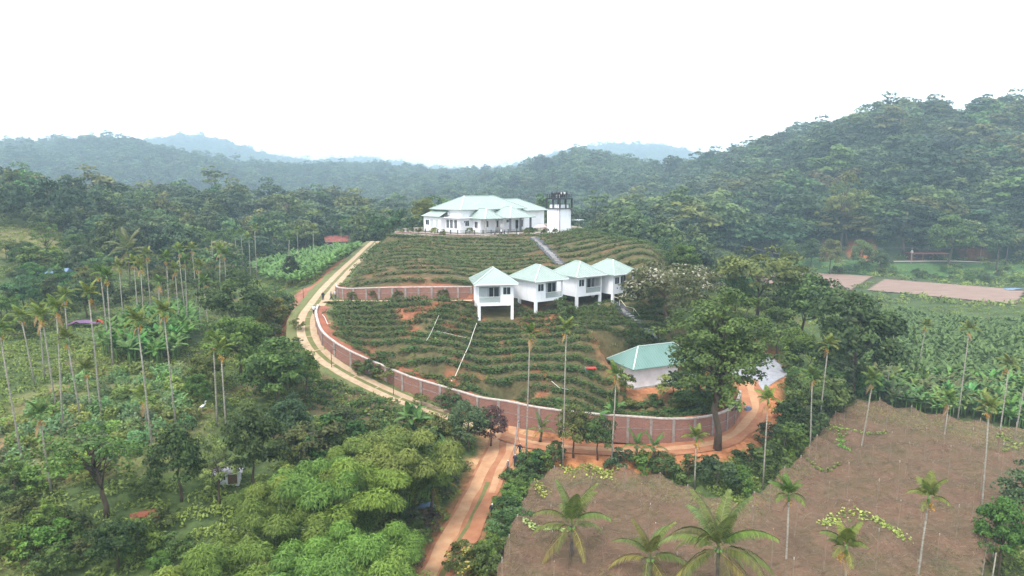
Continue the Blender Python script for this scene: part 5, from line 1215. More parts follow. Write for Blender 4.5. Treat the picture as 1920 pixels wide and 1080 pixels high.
# the rest of the forest reads as one mass
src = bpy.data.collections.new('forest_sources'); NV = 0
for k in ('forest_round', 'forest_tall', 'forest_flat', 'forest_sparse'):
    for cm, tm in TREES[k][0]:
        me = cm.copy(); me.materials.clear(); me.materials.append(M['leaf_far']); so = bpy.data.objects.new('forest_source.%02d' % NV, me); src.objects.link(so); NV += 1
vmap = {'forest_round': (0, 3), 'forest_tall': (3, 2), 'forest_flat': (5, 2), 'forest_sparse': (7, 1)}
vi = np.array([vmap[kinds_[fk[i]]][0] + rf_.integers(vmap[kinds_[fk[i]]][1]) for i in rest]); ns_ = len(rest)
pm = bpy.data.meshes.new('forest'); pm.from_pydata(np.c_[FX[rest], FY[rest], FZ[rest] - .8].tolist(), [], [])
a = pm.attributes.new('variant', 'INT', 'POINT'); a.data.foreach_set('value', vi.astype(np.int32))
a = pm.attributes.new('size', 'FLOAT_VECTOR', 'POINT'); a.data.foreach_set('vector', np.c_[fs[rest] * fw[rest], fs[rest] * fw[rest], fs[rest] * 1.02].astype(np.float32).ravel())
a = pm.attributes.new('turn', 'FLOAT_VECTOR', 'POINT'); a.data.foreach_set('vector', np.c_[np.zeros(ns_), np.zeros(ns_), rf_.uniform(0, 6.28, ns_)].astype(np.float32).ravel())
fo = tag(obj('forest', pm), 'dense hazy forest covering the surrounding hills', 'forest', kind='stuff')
ng = bpy.data.node_groups.new('forest_scatter', 'GeometryNodeTree')
ng.interface.new_socket('Geometry', in_out='INPUT', socket_type='NodeSocketGeometry'); ng.interface.new_socket('Geometry', in_out='OUTPUT', socket_type='NodeSocketGeometry')
gi = ng.nodes.new('NodeGroupInput'); go = ng.nodes.new('NodeGroupOutput'); ip = ng.nodes.new('GeometryNodeInstanceOnPoints'); ci_ = ng.nodes.new('GeometryNodeCollectionInfo')
ci_.inputs['Collection'].default_value = src; ci_.inputs['Separate Children'].default_value = True; ci_.inputs['Reset Children'].default_value = True
def named(nm, ty):
    n = ng.nodes.new('GeometryNodeInputNamedAttribute'); n.data_type = ty; n.inputs['Name'].default_value = nm
    return n.outputs[0]
ng.links.new(gi.outputs[0], ip.inputs['Points']); ng.links.new(ci_.outputs[0], ip.inputs['Instance']); ip.inputs['Pick Instance'].default_value = True
ng.links.new(named('variant', 'INT'), ip.inputs['Instance Index']); ng.links.new(named('size', 'FLOAT_VECTOR'), ip.inputs['Scale']); ng.links.new(named('turn', 'FLOAT_VECTOR'), ip.inputs['Rotation'])
ng.links.new(ip.outputs[0], go.inputs[0]); md = fo.modifiers.new('scatter', 'NODES'); md.node_group = ng
print('FOREST', ns_, 'TEA', len(TP))

# weeds and low growth over all unplanted ground
rw = np.random.default_rng(51); g = []
for y_ in np.arange(47, 330, 1.0):
    st = 1.25 if y_ < 110 else (1.7 if y_ < 200 else 3.2)
    if y_ >= 110 and int(y_ * 10) % int(st * 20) > 15 and y_ > 200: continue
    if y_ > 110 and int(y_) % 2: continue
    xs = np.arange(-y_ * .92 - 4, y_ * .92 + 4, st * 1.25); g.append(np.c_[xs + rw.normal(0, st * .4, len(xs)), y_ + rw.normal(0, .4, len(xs))])
g = np.concatenate(g); ok = clear_mask(g[:, 0], g[:, 1], 2.9) & ~(poly_dist(hill_poly, g[:, 0], g[:, 1])[1] & (rw.random(len(g)) < np.where(g[:, 1] > 120, .97, .82)))
for P in (plough_a, plough_b, banana_poly): ok &= ~poly_dist(P, g[:, 0], g[:, 1])[1]
ok &= ~(poly_dist(net_poly, g[:, 0], g[:, 1])[1] & (rw.random(len(g)) < .93)); ok &= ~(poly_dist(cassava_poly, g[:, 0], g[:, 1])[1] & (rw.random(len(g)) < .95)); ok &= ~(poly_dist(bay, g[:, 0], g[:, 1])[1])
kk, dd_, ss_ = line_near(hill_road, g[:, 0], g[:, 1]); ok &= ~((dd_ < 5.2) & (ss_ < 0) & (kk < len(hill_road) * .8))
kk, dd_, ss_ = line_near(wall_track, g[:, 0], g[:, 1]); ok &= dd_ > 4.2
ok &= rw.random(len(g)) < .80 + .3 * fbm(g[:, 0], g[:, 1], 6, 8); g = g[ok]
tag(join_copies('undergrowth', WEED, np.c_[g, zg(g[:, 0], g[:, 1]) - .05], rw.uniform(0, 6.28, len(g)), rw.uniform(.6, 1.35, len(g)) * np.where(poly_dist(hill_poly, g[:, 0], g[:, 1])[1], .62, 1.0) * np.where(g[:, 1] > 200, 2.6, 1.0), M['leaf'], .22 * fbm(g[:, 0], g[:, 1], 7, 6), (.130, .172, .048)), 'low weeds and grass over the unplanted ground', 'undergrowth', kind='stuff')
print('WEEDS', len(g))
# ------------------------------------------------------------------ shade net on poles
def netmat():
    m, nt, bs, N, L = nodes_of('brown_shade_net')
    f = ramp(nt, noise(nt, .30, 6, .7), .42, .60); f2 = ramp(nt, noise(nt, 1.6, 8, .8), .35, .7)
    c = mixc(nt, f, (.160, .090, .057), (.098, .082, .042)); c = mixc(nt, f2, c, (.185, .120, .083)); L.new(c, bs.inputs['Base Color']); bs.inputs['Roughness'].default_value = .9; bs.inputs['Specular IOR Level'].default_value = .1
    t = N.new('ShaderNodeBsdfTransparent'); mx = N.new('ShaderNodeMixShader'); mr = N.new('ShaderNodeMapRange'); mr.inputs[3].default_value = .45; mr.inputs[4].default_value = .85; L.new(f2, mr.inputs[0]); L.new(mr.outputs[0], mx.inputs[0])
    L.new(t.outputs[0], mx.inputs[1]); L.new(bs.outputs[0], mx.inputs[2]); L.new(mx.outputs[0], N['Material Output'].inputs['Surface'])
    return m
rn = np.random.default_rng(61); net_z = ZC - 32.6
edge = resample(np.c_[np.vstack([net_poly, net_poly[:1]]), np.zeros(len(net_poly) + 1)], 4.2)[:-1, :2]
mn, mx_ = net_poly.min(0), net_poly.max(0); inner = np.mgrid[mn[0]:mx_[0]:5.2, mn[1]:mx_[1]:5.2].reshape(2, -1).T + rn.normal(0, .35, (1, 2)); inner = inner + rn.normal(0, .4, inner.shape)
inner = inner[poly_dist(net_poly, inner[:, 0], inner[:, 1])[1]]; inner = inner[[np.hypot(*(edge - q).T).min() > 2.5 for q in inner]]
posts = np.vstack([edge, inner]); ph = rn.uniform(-.15, .45, len(posts))
net = empty('shade_net', (posts[:, 0].mean(), posts[:, 1].mean(), z1(posts[:, 0].mean(), posts[:, 1].mean())), 0, 'wide brown shade net stretched on poles over the field', 'net'); n0 = np.array(net.location)
st = .55; xs = np.arange(mn[0] - 1, mx_[0] + 1, st); ys = np.arange(mn[1] - 1, mx_[1] + 1, st); X, Y = np.meshgrid(xs, ys); xf, yf = X.ravel(), Y.ravel()
d_, in_ = poly_dist(net_poly, xf, yf); dp = np.full(len(xf), 1e9); hh = np.zeros(len(xf)); wsum = np.zeros(len(xf))
for q, h_ in zip(posts, ph):
    d = np.hypot(xf - q[0], yf - q[1]); dp = np.minimum(dp, d); w = np.exp(-(d / 2.4) ** 2); hh += w * h_; wsum += w
zz = net_z + hh / (wsum + .3) + .60 * np.exp(-dp / .8) - .42 * smooth(.5, 3.2, dp) + .06 * fbm(xf, yf, 1.6, 9) + .02 * rn.normal(size=len(xf))
zz -= 1.0 * smooth(.05, 1.1, d_)
keep = in_ | (d_ < .75); W_ = len(xs); ok = keep.reshape(X.shape); ix = np.arange(len(xf)).reshape(X.shape)
sel = ok[:-1, :-1] & ok[1:, :-1] & ok[:-1, 1:] & ok[1:, 1:]; Q = np.stack([ix[:-1, :-1], ix[:-1, 1:], ix[1:, 1:], ix[1:, :-1]], -1)[sel]; u, inv = np.unique(Q, return_inverse=True)
obj('netting', np_mesh('netting', np.c_[xf, yf, zz][u] - n0, inv.reshape(-1, 4), netmat(), smooth=True), net)
for q, h_ in zip(posts, ph):
    z0_ = z1(*q); top = net_z + h_ + .45 + rn.uniform(0, .25); MB().tube([(q[0] - n0[0], q[1] - n0[1], z0_ - .2 - n0[2]), (q[0] - n0[0] + rn.normal() * .08, q[1] - n0[1] + rn.normal() * .08, top - n0[2])], [.07, .05], 6).build('pole', M['ashpole'], net)
for a_ in range(len(inner)):
    dd = np.hypot(*(posts - inner[a_]).T); 
    for b_ in np.argsort(dd)[1:4]:
        if posts[b_][0] > inner[a_][0] - .5 and dd[b_] < 7:
            k_ = np.linspace(0, 1, 6); q = inner[a_][None] * (1 - k_)[:, None] + posts[b_][None] * k_[:, None]
            MB().tube([(x - n0[0], y - n0[1], zz[np.argmin((xf - x) ** 2 + (yf - y) ** 2)] + .04 - n0[2]) for x, y in q], .014, 3).build('support_wire', M['wood'], net)
nd = 5200; qx = mn + (mx_ - mn) * rn.random((nd * 3, 2)); qx = qx[poly_dist(net_poly, qx[:, 0], qx[:, 1])[1]][:nd]; nd = len(qx)
qi = np.clip(((qx[:, 1] - ys[0]) / st).round().astype(int), 0, len(ys) - 1) * len(xs) + np.clip(((qx[:, 0] - xs[0]) / st).round().astype(int), 0, len(xs) - 1)
qa = rn.normal(.35, .9, nd); V, Q = leaf_quads(np.c_[qx, zz[qi] + .06] - n0, np.array([0, 0, 1.]) + .25 * rn.normal(size=(nd, 3)), rn.uniform(.3, 1.3, nd), .04, rn, np.c_[np.cos(qa), np.sin(qa), rn.normal(0, .12, nd)])
tag(obj('dry_stems', np_mesh('dry_stems', V, Q, leafmat('dry_stems', (.07, .045, .03), (.28, .19, .13), usecolor=False, vary=0), rn.random(nd)), net), kind='stuff')
def net_h(x, y): 
    i = np.argmin((xf - x) ** 2 + (yf - y) ** 2); return zz[i]
# creepers lying on the net
def on_net(px, py): 
    p = WH(px, py, -32.55); return p
def vine(pts, label, w, n, col):
    L = resample([on_net(*p) for p in pts], .3); r = np.random.default_rng(int(pts[0][0])); k = r.integers(0, len(L), n); c = L[k] + r.normal(size=(n, 3)) * np.array([w, w, .06])
    c[:, 2] = np.array([net_h(a, b) for a, b in c[:, :2]]) + .08 + np.abs(r.normal(size=n)) * .10
    V, Q = leaf_quads(c, np.array([0, 0, 1.]) + .5 * r.normal(size=(n, 3)), .30 * r.uniform(.7, 1.3, n), .8, r); base = c[0].copy()
    t = empty('creeping_vine', tuple(base), 0, label, 'vine', 'vines creeping over the net')
    obj('leaves', np_mesh('vine_leaves', V - base, Q, M['leaf'], np.clip(.5 + .3 * r.normal(size=n), 0, 1)), t, color=col)
    b = MB(); b.tube([tuple(np.array([p[0], p[1], net_h(p[0], p[1]) + .05]) - base) for p in L[::3]], .025, 4); b.build('stem', M['strip'], t)
YG = (.20, .24, .07)
vine([(1062, 884), (1085, 878), (1120, 888), (1150, 886)], 'thick yellow-green vine over the upper left corner of the net', .7, 420, YG)
vine([(990, 982), (1010, 990), (1035, 995), (1060, 998)], 'pale-leaved vine on the net just left of the left coconut', .35, 190, (.22, .27, .12))
vine([(1008, 912), (1020, 925)], 'small pale vine patch at the upper left edge of the net', .35, 80, YG)
vine([(1540, 800), (1575, 803), (1610, 806), (1660, 815)], 'long pale vine across the far end of the net', .3, 200, (.17, .22, .07)); vine([(1575, 810), (1578, 830), (1582, 842)], 'bright green vine tongue hanging down the net slope', .35, 120, (.12, .22, .05))
vine([(1515, 868), (1540, 880), (1575, 872)], 'thin vine on the notch edge of the net', .22, 90, (.15, .19, .06))
vine([(1545, 985), (1580, 965), (1615, 970), (1650, 975), (1680, 995), (1698, 1012)], 'arching yellow-green vine behind the foreground areca crown', .42, 330, YG)
vine([(1875, 820), (1900, 828), (1925, 832)], 'light vine at the right edge of the net', .35, 110, (.2, .24, .09)); vine([(1880, 850), (1905, 842)], 'second light vine below the one at the right edge', .2, 50, (.2, .24, .09))

# ------------------------------------------------------------------ people
def body_mesh(name, J, E, rad, root=0):
    me = bpy.data.meshes.new(name); me.from_pydata(J, E, []); o = bpy.data.objects.new(name, me); C.objects.link(o)
    m = o.modifiers.new('skin', 'SKIN'); m.use_smooth_shade = True; s = o.modifiers.new('sub', 'SUBSURF'); s.levels = s.render_levels = 1
    for i, r in enumerate(rad): me.skin_vertices[0].data[i].radius = r; me.skin_vertices[0].data[i].use_root = (i == root)
    dg = bpy.context.evaluated_depsgraph_get(); out = bpy.data.meshes.new_from_object(o.evaluated_get(dg)); bpy.data.objects.remove(o); return out
def person_parts(pose):
    st_, sw = {'stand': (.02, .0), 'walk': (.22, .18), 'lean': (.05, .30)}[pose]
    J = [(0, 0, .94), (0, 0, 1.15), (0, -.01, 1.36), (0, -.01, 1.47), (0, -.02, 1.56), (0, -.02, 1.68)]; R_ = [(.15, .11), (.14, .10), (.16, .105), (.06, .06), (.085, .095), (.07, .08)]; E = [(0, 1), (1, 2), (2, 3), (3, 4), (4, 5)]
    for s in (-1, 1):
        k = len(J); J += [(s * .19, 0, 1.38), (s * .25, s * sw * .5, 1.12), (s * .26, s * sw - .06, .88), (s * .26, s * sw - .10, .78)]; R_ += [(.062, .062), (.048, .048), (.036, .036), (.042, .025)]; E += [(2, k), (k, k + 1), (k + 1, k + 2), (k + 2, k + 3)]
        k = len(J); f = s * st_; J += [(s * .10, 0, .88), (s * .11, -f * .5 - .02, .50), (s * .11, -f, .09), (s * .115, -f - .14, .04)]; R_ += [(.095, .095), (.065, .065), (.042, .042), (.045, .03)]; E += [(0, k), (k, k + 1), (k + 1, k + 2), (k + 2, k + 3)]
    b = body_mesh('person_body', J, E, R_); b.materials.clear(); b.materials.append(M['skin'])
    co = np.array([v.co for v in b.vertices]); no = np.array([v.normal for v in b.vertices]); fs_ = [tuple(p.vertices) for p in b.polygons]; cz = np.array([co[list(f)].mean(0) for f in fs_])
    def cloth(nm, sel, off):
        f = [fs_[i] for i in np.where(sel)[0]]; u, inv = np.unique(np.concatenate([np.array(q) for q in f]), return_inverse=True); mp = {a: i for i, a in enumerate(u)}
        me = bpy.data.meshes.new(nm); me.from_pydata((co[u] + no[u] * off).tolist(), [], [tuple(mp[a] for a in q) for q in f]); me.polygons.foreach_set('use_smooth', [True] * len(f)); return me
    shirt = cloth('shirt', (cz[:, 2] > .86) & (cz[:, 2] < 1.47) & ~((np.abs(cz[:, 0]) > .21) & (cz[:, 2] < 1.08)), .018)
    tr = cloth('trousers', (cz[:, 2] > .1) & (cz[:, 2] < 1.0) & (np.abs(cz[:, 0]) < .205), .014)
    hair = cloth('hair', (cz[:, 2] > 1.60) | ((cz[:, 2] > 1.52) & (cz[:, 1] > .03)), .012); return b, shirt, tr, hair
POSES = {p: person_parts(p) for p in ('stand', 'walk', 'lean')}
def colored(me, m): 
    c = me.copy(); c.materials.clear(); c.materials.append(m); return c
def person(pos, rz, pose, shirt, trousers, hair, label, group):
    t = empty('person', tuple(pos), rz, label, 'person', group); b, s, tr, h = POSES[pose]; obj('body', b, t); obj('shirt', colored(s, shirt), t); obj('trousers', colored(tr, trousers), t)
    obj('cap' if hair is M['cloth_w'] else 'hair', colored(h, hair), t); return t
D_, W2, G2, R2, K = M['cloth_d'], M['cloth_w'], M['cloth_g'], M['cloth_r'], M['black']
for px, py, rz, po, a, b, h, l in [
    (606, 564, .4, 'stand', D_, D_, K, 'person in dark clothes standing at the fork of the concrete road'), (621, 563, 2.0, 'walk', G2, D_, K, 'person in grey walking at the start of the mid-slope path'), (629, 561, 1.2, 'stand', W2, G2, K, 'person in a pale top beside the end of the mid-slope wall'),
    (589, 590, .3, 'walk', W2, D_, K, 'person in white shirt walking down the concrete road'), (592, 596, .2, 'walk', D_, D_, K, 'person in black just behind the white-shirted walker')]:
    person(at(px, py), rz, po, a, b, h, l, 'people on the concrete road')
for px, py, po, a, h, l in [(966, 876, 'stand', D_, W2, 'worker in dark blue with white cap at the junction roadside'), (952, 888, 'lean', G2, W2, 'worker with white cap bending among the roadside shrubs'), (923, 972, 'stand', D_, W2, 'worker in dark clothes and white cap on the right side of the dirt road'), (975, 855, 'lean', D_, W2, 'dark figure by the foot of the leaning pole')]:
    person(at(px, py), random.uniform(0, 6), po, a, D_, h, l, 'workers by the dirt road')
for n_, (px, Y, a, b) in enumerate([(928, 172, D_, G2), (931, 173, G2, D_), (940, 171.5, W2, D_), (946, 171.8, D_, D_), (948, 172.6, W2, K), (969, 173.5, G2, D_), (972, 173, W2, D_), (901, 171, M['crownshaft'], D_)]):
    p = HY(px, Y, 0); p[2] = z1(p[0], p[1]); person(p, random.uniform(0, 6), ('stand', 'walk')[n_ % 2], a, b, K, 'visitor standing before the hilltop house, %s from the left' % ORD[sorted([928, 931, 940, 946, 948, 969, 972, 901]).index(px)], 'visitors at the house')
for n_, (ux, uy, a, b) in enumerate([(-1.9, .9, D_, K), (-1.8, -1.6, K, W2), (.9, -1.8, D_, K), (-1.3, -.2, D_, W2), (-.7, -.9, K, K), (0, -1.2, D_, D_), (.3, -.6, W2, D_), (1.1, -.8, W2, K), (1.5, .2, D_, G2), (-.4, .6, K, D_)]):
    c, s = cos(RAD(44)), sin(RAD(44)); person((tower.location.x + ux * c - uy * s, tower.location.y + ux * s + uy * c, tower.location.z + 9.13), random.uniform(0, 6), 'stand', a, b, K, ('visitor in %s on the lookout tower deck, %s from its left corner' % ('white' if a is W2 else 'dark clothes', ORD[n_])), 'visitors on the tower deck')

# ------------------------------------------------------------------ car, parasol and clutter before the house
def car(pos, rz, label):
    t = empty('parked_car', tuple(pos), rz, label, 'car'); prof = [(-2.0, .30), (2.0, .30), (2.05, .62), (1.95, .86), (1.0, .95), (.45, 1.44), (-1.0, 1.50), (-1.75, 1.05), (-2.05, .95), (-2.1, .55)]
    b = MB(); n = len(prof); wd = [.80 if z_ < 1.2 else .62 for _, z_ in prof]; b.add([(x, -w, z_) for (x, z_), w in zip(prof, wd)] + [(x, w, z_) for (x, z_), w in zip(prof, wd)], [tuple(range(n)), tuple(range(2 * n - 1, n - 1, -1))] + [(i, n + i, n + (i + 1) % n, (i + 1) % n) for i in range(n)])
    b.build('body', M['white'], t)
    for s in (-1, 1):
        w = MB(); w.poly([(.9, s * .79, .98), (.42, s * .645, 1.40), (-.95, s * .645, 1.45), (-1.5, s * .77, 1.02)][::s]); w.build('side_window', M['glass'], t)
        MB().box((2.02, s * .58, .70), (.08, .3, .14)).build('headlight', M['pipe'], t)
        for x in (-1.3, 1.3):
            wh = MB(); wh.tube([(x, s * .66, .32), (x, s * .84, .32)], .32, 14); o = wh.build('wheel', M['tire'], t); r = MB(); r.tube([(x, s * .84, .32), (x, s * .855, .32)], .19, 12); r.build('rim', M['greysheet'], o)
    ws = MB(); ws.poly([(1.01, -.72, .97), (1.01, .72, .97), (.47, .58, 1.42), (.47, -.58, 1.42)]); ws.build('windscreen', M['glass'], t)
p = HY(917, 171.6, 0); car((p[0], p[1], z1(p[0], p[1])), .25, 'white car parked behind the railing before the hilltop house')
p = HY(1014, 171.0, 0); pz = z1(p[0], p[1]); um = empty('garden_parasol', (p[0], p[1], pz), 0, 'faded pink parasol left of the lookout tower', 'parasol')
MB().tube([(0, 0, 0), (0, 0, 2.5)], .04, 6).build('pole', M['steel'], um); b = MB(); nn = 10
b.add([(0, 0, 2.7)] + [(1.7 * cos(2 * pi * k / nn), 1.7 * sin(2 * pi * k / nn), 1.95) for k in range(nn)] + [(1.0 * cos(2 * pi * k / nn), 1.0 * sin(2 * pi * k / nn), 2.48) for k in range(nn)], [(0, 11 + k, 11 + (k + 1) % nn) for k in range(nn)] + [(11 + k, 1 + k, 1 + (k + 1) % nn, 11 + (k + 1) % nn) for k in range(nn)]); b.build('canopy', mat('faded_pink_canvas', (.52, .36, .34), (.45, .30, .29), 1, .8), um)
for n_, (px, Y, c) in enumerate([(985, 171, G_OLIVE), (992, 172, G_DARK), (1000, 171.5, G_MID), (1022, 171.2, G_DARK), (880, 174, (.10, .13, .05)), (850, 172.5, (.10, .13, .05)), (830, 172, G_OLIVE), (815, 172.5, G_PALE), (1078, 176, G_PALE), (1040, 172.5, G_OLIVE), (755, 176, G_OLIVE), (770, 177, G_MID), (785, 175, G_OLIVE)]):
    p = HY(px, Y, 0); plant_tree('shrub', (p[0], p[1], z1(p[0], p[1])), random.uniform(1.1, 2.0), c, 'garden shrub on the hilltop terrace, %s from the left' % ORD[sorted([985, 992, 1000, 1022, 880, 850, 830, 815, 1078, 1040, 755, 770, 785]).index(px)], 'shrub', 'terrace shrubs')

# ------------------------------------------------------------------ stair down the hill, steps and handrail by the cottages, pipes
def stepped(name, L, w, label, n_mat, tread, every):
    t = empty(name, tuple(L[0]), 0, label, 'steps'); o0 = Vector(L[0]); n = side_normals(L); V = []; Q = []
    for i in range(len(L)):
        for s in (-1, 1): x, y = L[i, 0] + n[i, 0] * s * w * .75, L[i, 1] + n[i, 1] * s * w * .75; V.append((x - o0.x, y - o0.y, max(z1(x, y), L[i, 2]) + .07 - o0.z))
    for i in range(len(L) - 1): Q.append((2 * i, 2 * i + 1, 2 * i + 3, 2 * i + 2))
    obj('weed_cloth', np_mesh('weed_cloth', np.array(V), np.array(Q), n_mat), t)
    for i in range(0, len(L), every):
        d = L[min(i + 1, len(L) - 1)] - L[max(i - 1, 0)]; MB().box(Vector(L[i]) - o0 + Vector((random.uniform(-.15, .15), 0, .14)), (.34, w * random.uniform(.55, .8), .16), math.atan2(d[1], d[0])).build('step', tread, t)
stepped('garden_stair', stair_line, 1.5, 'black-matted stair with pale steps running down from the hilltop', M['weedmat'], M['concrete'], 1)
stepped('garden_steps', steps_line, 1.2, 'dark steps descending right of the rightmost cottage', M['weedmat'], M['concrete'], 1)
hr_ = [WH(a, b, h) for a, b, h in [(1150, 556, -19.6), (1162, 560, -19.7), (1173, 574, -20.6), (1188, 578, -21), (1199, 592, -22), (1212, 597, -22.4), (1222, 608, -23.2), (1232, 612, -23.6), (1240, 622, -24.2)]]
ho = empty('handrail', tuple(hr_[0]), 0, 'cream zigzag handrail beside the steps of the rightmost cottage', 'handrail'); h0 = Vector(hr_[0]); MB().tube([Vector(p) - h0 for p in hr_], .055, 6).build('rail', M['handrail'], ho)
for p in hr_[1::2]: MB().tube([Vector(p) - h0, Vector((p[0], p[1], z1(p[0], p[1]) - .1)) - h0], .05, 5).build('rail_post', M['handrail'], ho)
def pipe(pts, r, label, m='pipe', up=.5):
    L = resample([at(*p) for p in pts], 1.2); b = MB(); b.tube([(p[0], p[1], z1(p[0], p[1]) + up) for p in L], r, 6); o = b.build('water_pipe', M[m]); return tag(o, label, 'pipe')
pipe([(894, 614), (885, 640), (874, 668), (860, 700), (846, 724)], .045, 'long white pipe running downhill from the leftmost cottage to the wall', up=.75)
pipe([(823, 600), (812, 625), (800, 648)], .028, 'thin white pipe among the tea rows left of the long pipe', up=.8); pipe([(818, 629), (850, 636), (880, 642)], .02, 'white pipe lying across the tea rows toward the long pipe', up=.7)
pipe([(1034, 722), (1048, 734), (1066, 738)], .035, 'white pipe between tea rows above the curved wall', up=.6); pipe([(605, 600), (612, 608), (620, 616)], .045, 'short white pipe on the coping inside the road bend', up=.9)

# ------------------------------------------------------------------ lamp posts, leaning pole, power line
for n_, (px, py, pt) in enumerate([(622, 690, 655), (738, 742, 705), (569, 561, 538), (445, 690, 640)][:3]):
    p = at(px, py); h = (py - pt) / ppm(p); t = empty('lamp_post', tuple(p), 0, ['thin dark lamp post on the road verge below the bend', 'dark lamp post further down the concrete road', 'thin dark post on the red earth bay left of the road'][n_], 'lamp post', 'posts beside the road')
    MB().tube([(0, 0, -.2), (0, 0, h)], [.06, .045], 6).build('post', M['steel'], t); MB().bar((0, 0, h - .05), (.45, 0, h + .08), .06).build('arm', M['steel'], t); MB().box((.5, 0, h + .06), (.34, .16, .09)).build('lamp_head', M['steel'], t)
for n_, (px, py) in enumerate([(672, 700), (790, 762), (560, 620), (556, 655), (700, 560), (745, 562), (830, 560), (660, 562)]):
    p = at(px, py); plant_tree('shrub', p, 1.9 if py > 600 else 1.7, G_OLIVE, '%s sapling from the left planted along the road and mid-slope wall' % ORD[[6, 7, 1, 0, 3, 4, 5, 2][n_] if False else sorted([672, 790, 560, 556, 700, 745, 830, 660]).index(px)], 'sapling', 'saplings along the road', name='sapling')
p = at(962, 858); t = empty('utility_pole', tuple(p), 0, 'leaning dark pole with a crook at the road junction', 'pole'); MB().tube([(0, 0, -.3), (.35, 0, 2.6), (.62, 0, 4.6), (.66, 0, 4.9)], [.09, .08, .06, .05], 7).build('pole', M['concrete'], t); MB().bar((.62, 0, 4.6), (.95, -.2, 4.75), .08).build('crossarm', M['steel'], t); MB().tube([(.55, 0, 3.0), (1.25, -.3, .0)], .025, 5).build('stay_wire', M['steel'], t)
PP = []
for n_, (px, py, hp) in enumerate([(1428, 475, 24), (1708, 494, 30), (1838, 486, 30)]):
    p = at(px, py); h = hp / ppm(p); t = empty('power_pole', tuple(p), .1, '%s power pole from the left along the valley road' % ORD[n_], 'power pole', 'power poles'); MB().tube([(0, 0, -.3), (0, 0, h)], [.15, .10], 7).build('pole', M['pillar'], t); MB().box((0, 0, h - .4), (1.4, .1, .1)).build('crossarm', M['pillar'], t); PP.append((p, h))
for s in (-.8, 0, .8):
    b = MB()
    for (p, h), (q, g_) in zip(PP[:-1], PP[1:]): b.tube([(p[0] * (1 - k) + q[0] * k, p[1] * (1 - k) + q[1] * k + s, (p[2] + h) * (1 - k) + (q[2] + g_) * k - 6 * k * (1 - k) * 1.0) for k in np.linspace(0, 1, 9)], .03, 4)
    tag(b.build('power_line', M['steel']), '%s power wire strung along the valley road' % {-.8: 'nearest', 0: 'middle', .8: 'farthest'}[s], 'wire', 'power wires')

# ------------------------------------------------------------------ small buildings, tarps and odds and ends
def hut(px, py, w, d, h, rh, rz, wallm, roofm, label, name='hut', dr=0.0, cat='hut'):
    p = at(px, py); t = empty(name, (p[0], p[1], p[2]), rz, label, cat); MB().box((0, 0, h / 2 - .3), (w, d, h + .6)).build('wall', wallm, t)
    b = MB(); x, y = w / 2 + .5, d / 2 + .5; b.add([(-x, -y, h), (x, -y, h), (x, 0, h + rh), (-x, 0, h + rh), (-x, y, h), (x, y, h)], [(0, 1, 2, 3), (3, 2, 5, 4), (0, 3, 4), (1, 5, 2), (0, 4, 5, 1)]); b.build('roof', roofm, t)
    window(t, (-w / 4, -d / 2 - .01, h * .55), min(1.0, w / 5), min(1.0, h / 3), 0); MB().box((w / 5, -d / 2 - .03, h * .38), (.9, .06, h * .75)).build('door', M['wood'], t); return t
hut(594, 856, 3.6, 3.0, 2.0, .9, .3, M['greysheet'], M['greysheet'], 'small grey-roofed hut half hidden between trees above the bamboo')
hut(432, 902, 1.9, 1.5, 1.3, .4, .2, M['white_old'], M['greysheet'], 'white hut mostly hidden behind the pale olive tree')
hut(105, 530, 5.0, 3.5, 2.3, 1.0, .2, M['maroon'], M['bluesheet'], 'low hut with blue sheet roof among trees at far left')
hut(632, 468, 8.5, 6.0, 3.2, 2.2, .4, M['maroon'], M['tile_red'], 'red-roofed farmhouse in the valley left of the hill', 'farmhouse', cat='house'); hut(717, 440, 13, 7, 4.6, 2.6, -.2, M['white'], M['tile_red'], 'white farmhouse with red roof left of the hilltop terrace', 'farmhouse', cat='house')
hut(598, 432, 7, 5, 3.5, 1.6, .1, M['coping'], M['white_old'], 'pale-roofed farmhouse deep in the woods at left', 'farmhouse', cat='house')
p = at(1745, 491); t = empty('roadside_shop', (p[0], p[1] + 4.5, p[2]), 0, 'maroon open-fronted shop with rusty flat roof on the valley road', 'shop')
MB().box((0, 2.5, 1.6), (15, .3, 3.6)).build('back_wall', M['maroon'], t); MB().box((1.0, 0, 3.5), (16.5, 6.5, .22)).build('roof', M['tile_red'], t)
for x in (-7, -2.5, 2, 7): MB().box((x, -2.6, 1.5), (.25, .25, 3.8)).build('post', M['wood'], t)
MB().box((-4.2, -1.2, .9), (4, 1, 1.1)).build('counter', M['maroon'], t); MB().box((-7, 0, 1.6), (.3, 5, 3.6)).build('side_wall', M['maroon'], t); MB().tube([(-5.5, 1, 3.6), (-5.5, 1, 4.0), (-5.5, 1, 4.7)], [.5, .55, .3], 10).build('water_tank', M['white'], t)
def tarp(px, py, w, d, h, rz, m, label, name='tarpaulin'):
    p = at(px, py); t = empty(name, tuple(p), rz, label, 'tarpaulin'); r = np.random.default_rng(px); nx_, ny_ = 9, 6; V = []; Q = []
    for j in range(ny_):
        for i in range(nx_): u, v = i / (nx_ - 1), j / (ny_ - 1); V.append(((u - .5) * w, (v - .5) * d, h * (.65 + .35 * sin(pi * u)) + .12 * r.normal() - .25 * h * abs(v - .5)))
    for j in range(ny_ - 1):
        for i in range(nx_ - 1): Q.append((j * nx_ + i, j * nx_ + i + 1, (j + 1) * nx_ + i + 1, (j + 1) * nx_ + i))
    obj('sheet', np_mesh('sheet', np.array(V), np.array(Q), M[m], smooth=True), t)
    for x in (-.5, .5):
        for y in (-.5, .5): MB().tube([(x * w * .96, y * d * .96, -.1), (x * w * .96, y * d * .96, h * .55)], .05, 5).build('stake', M['wood'], t)
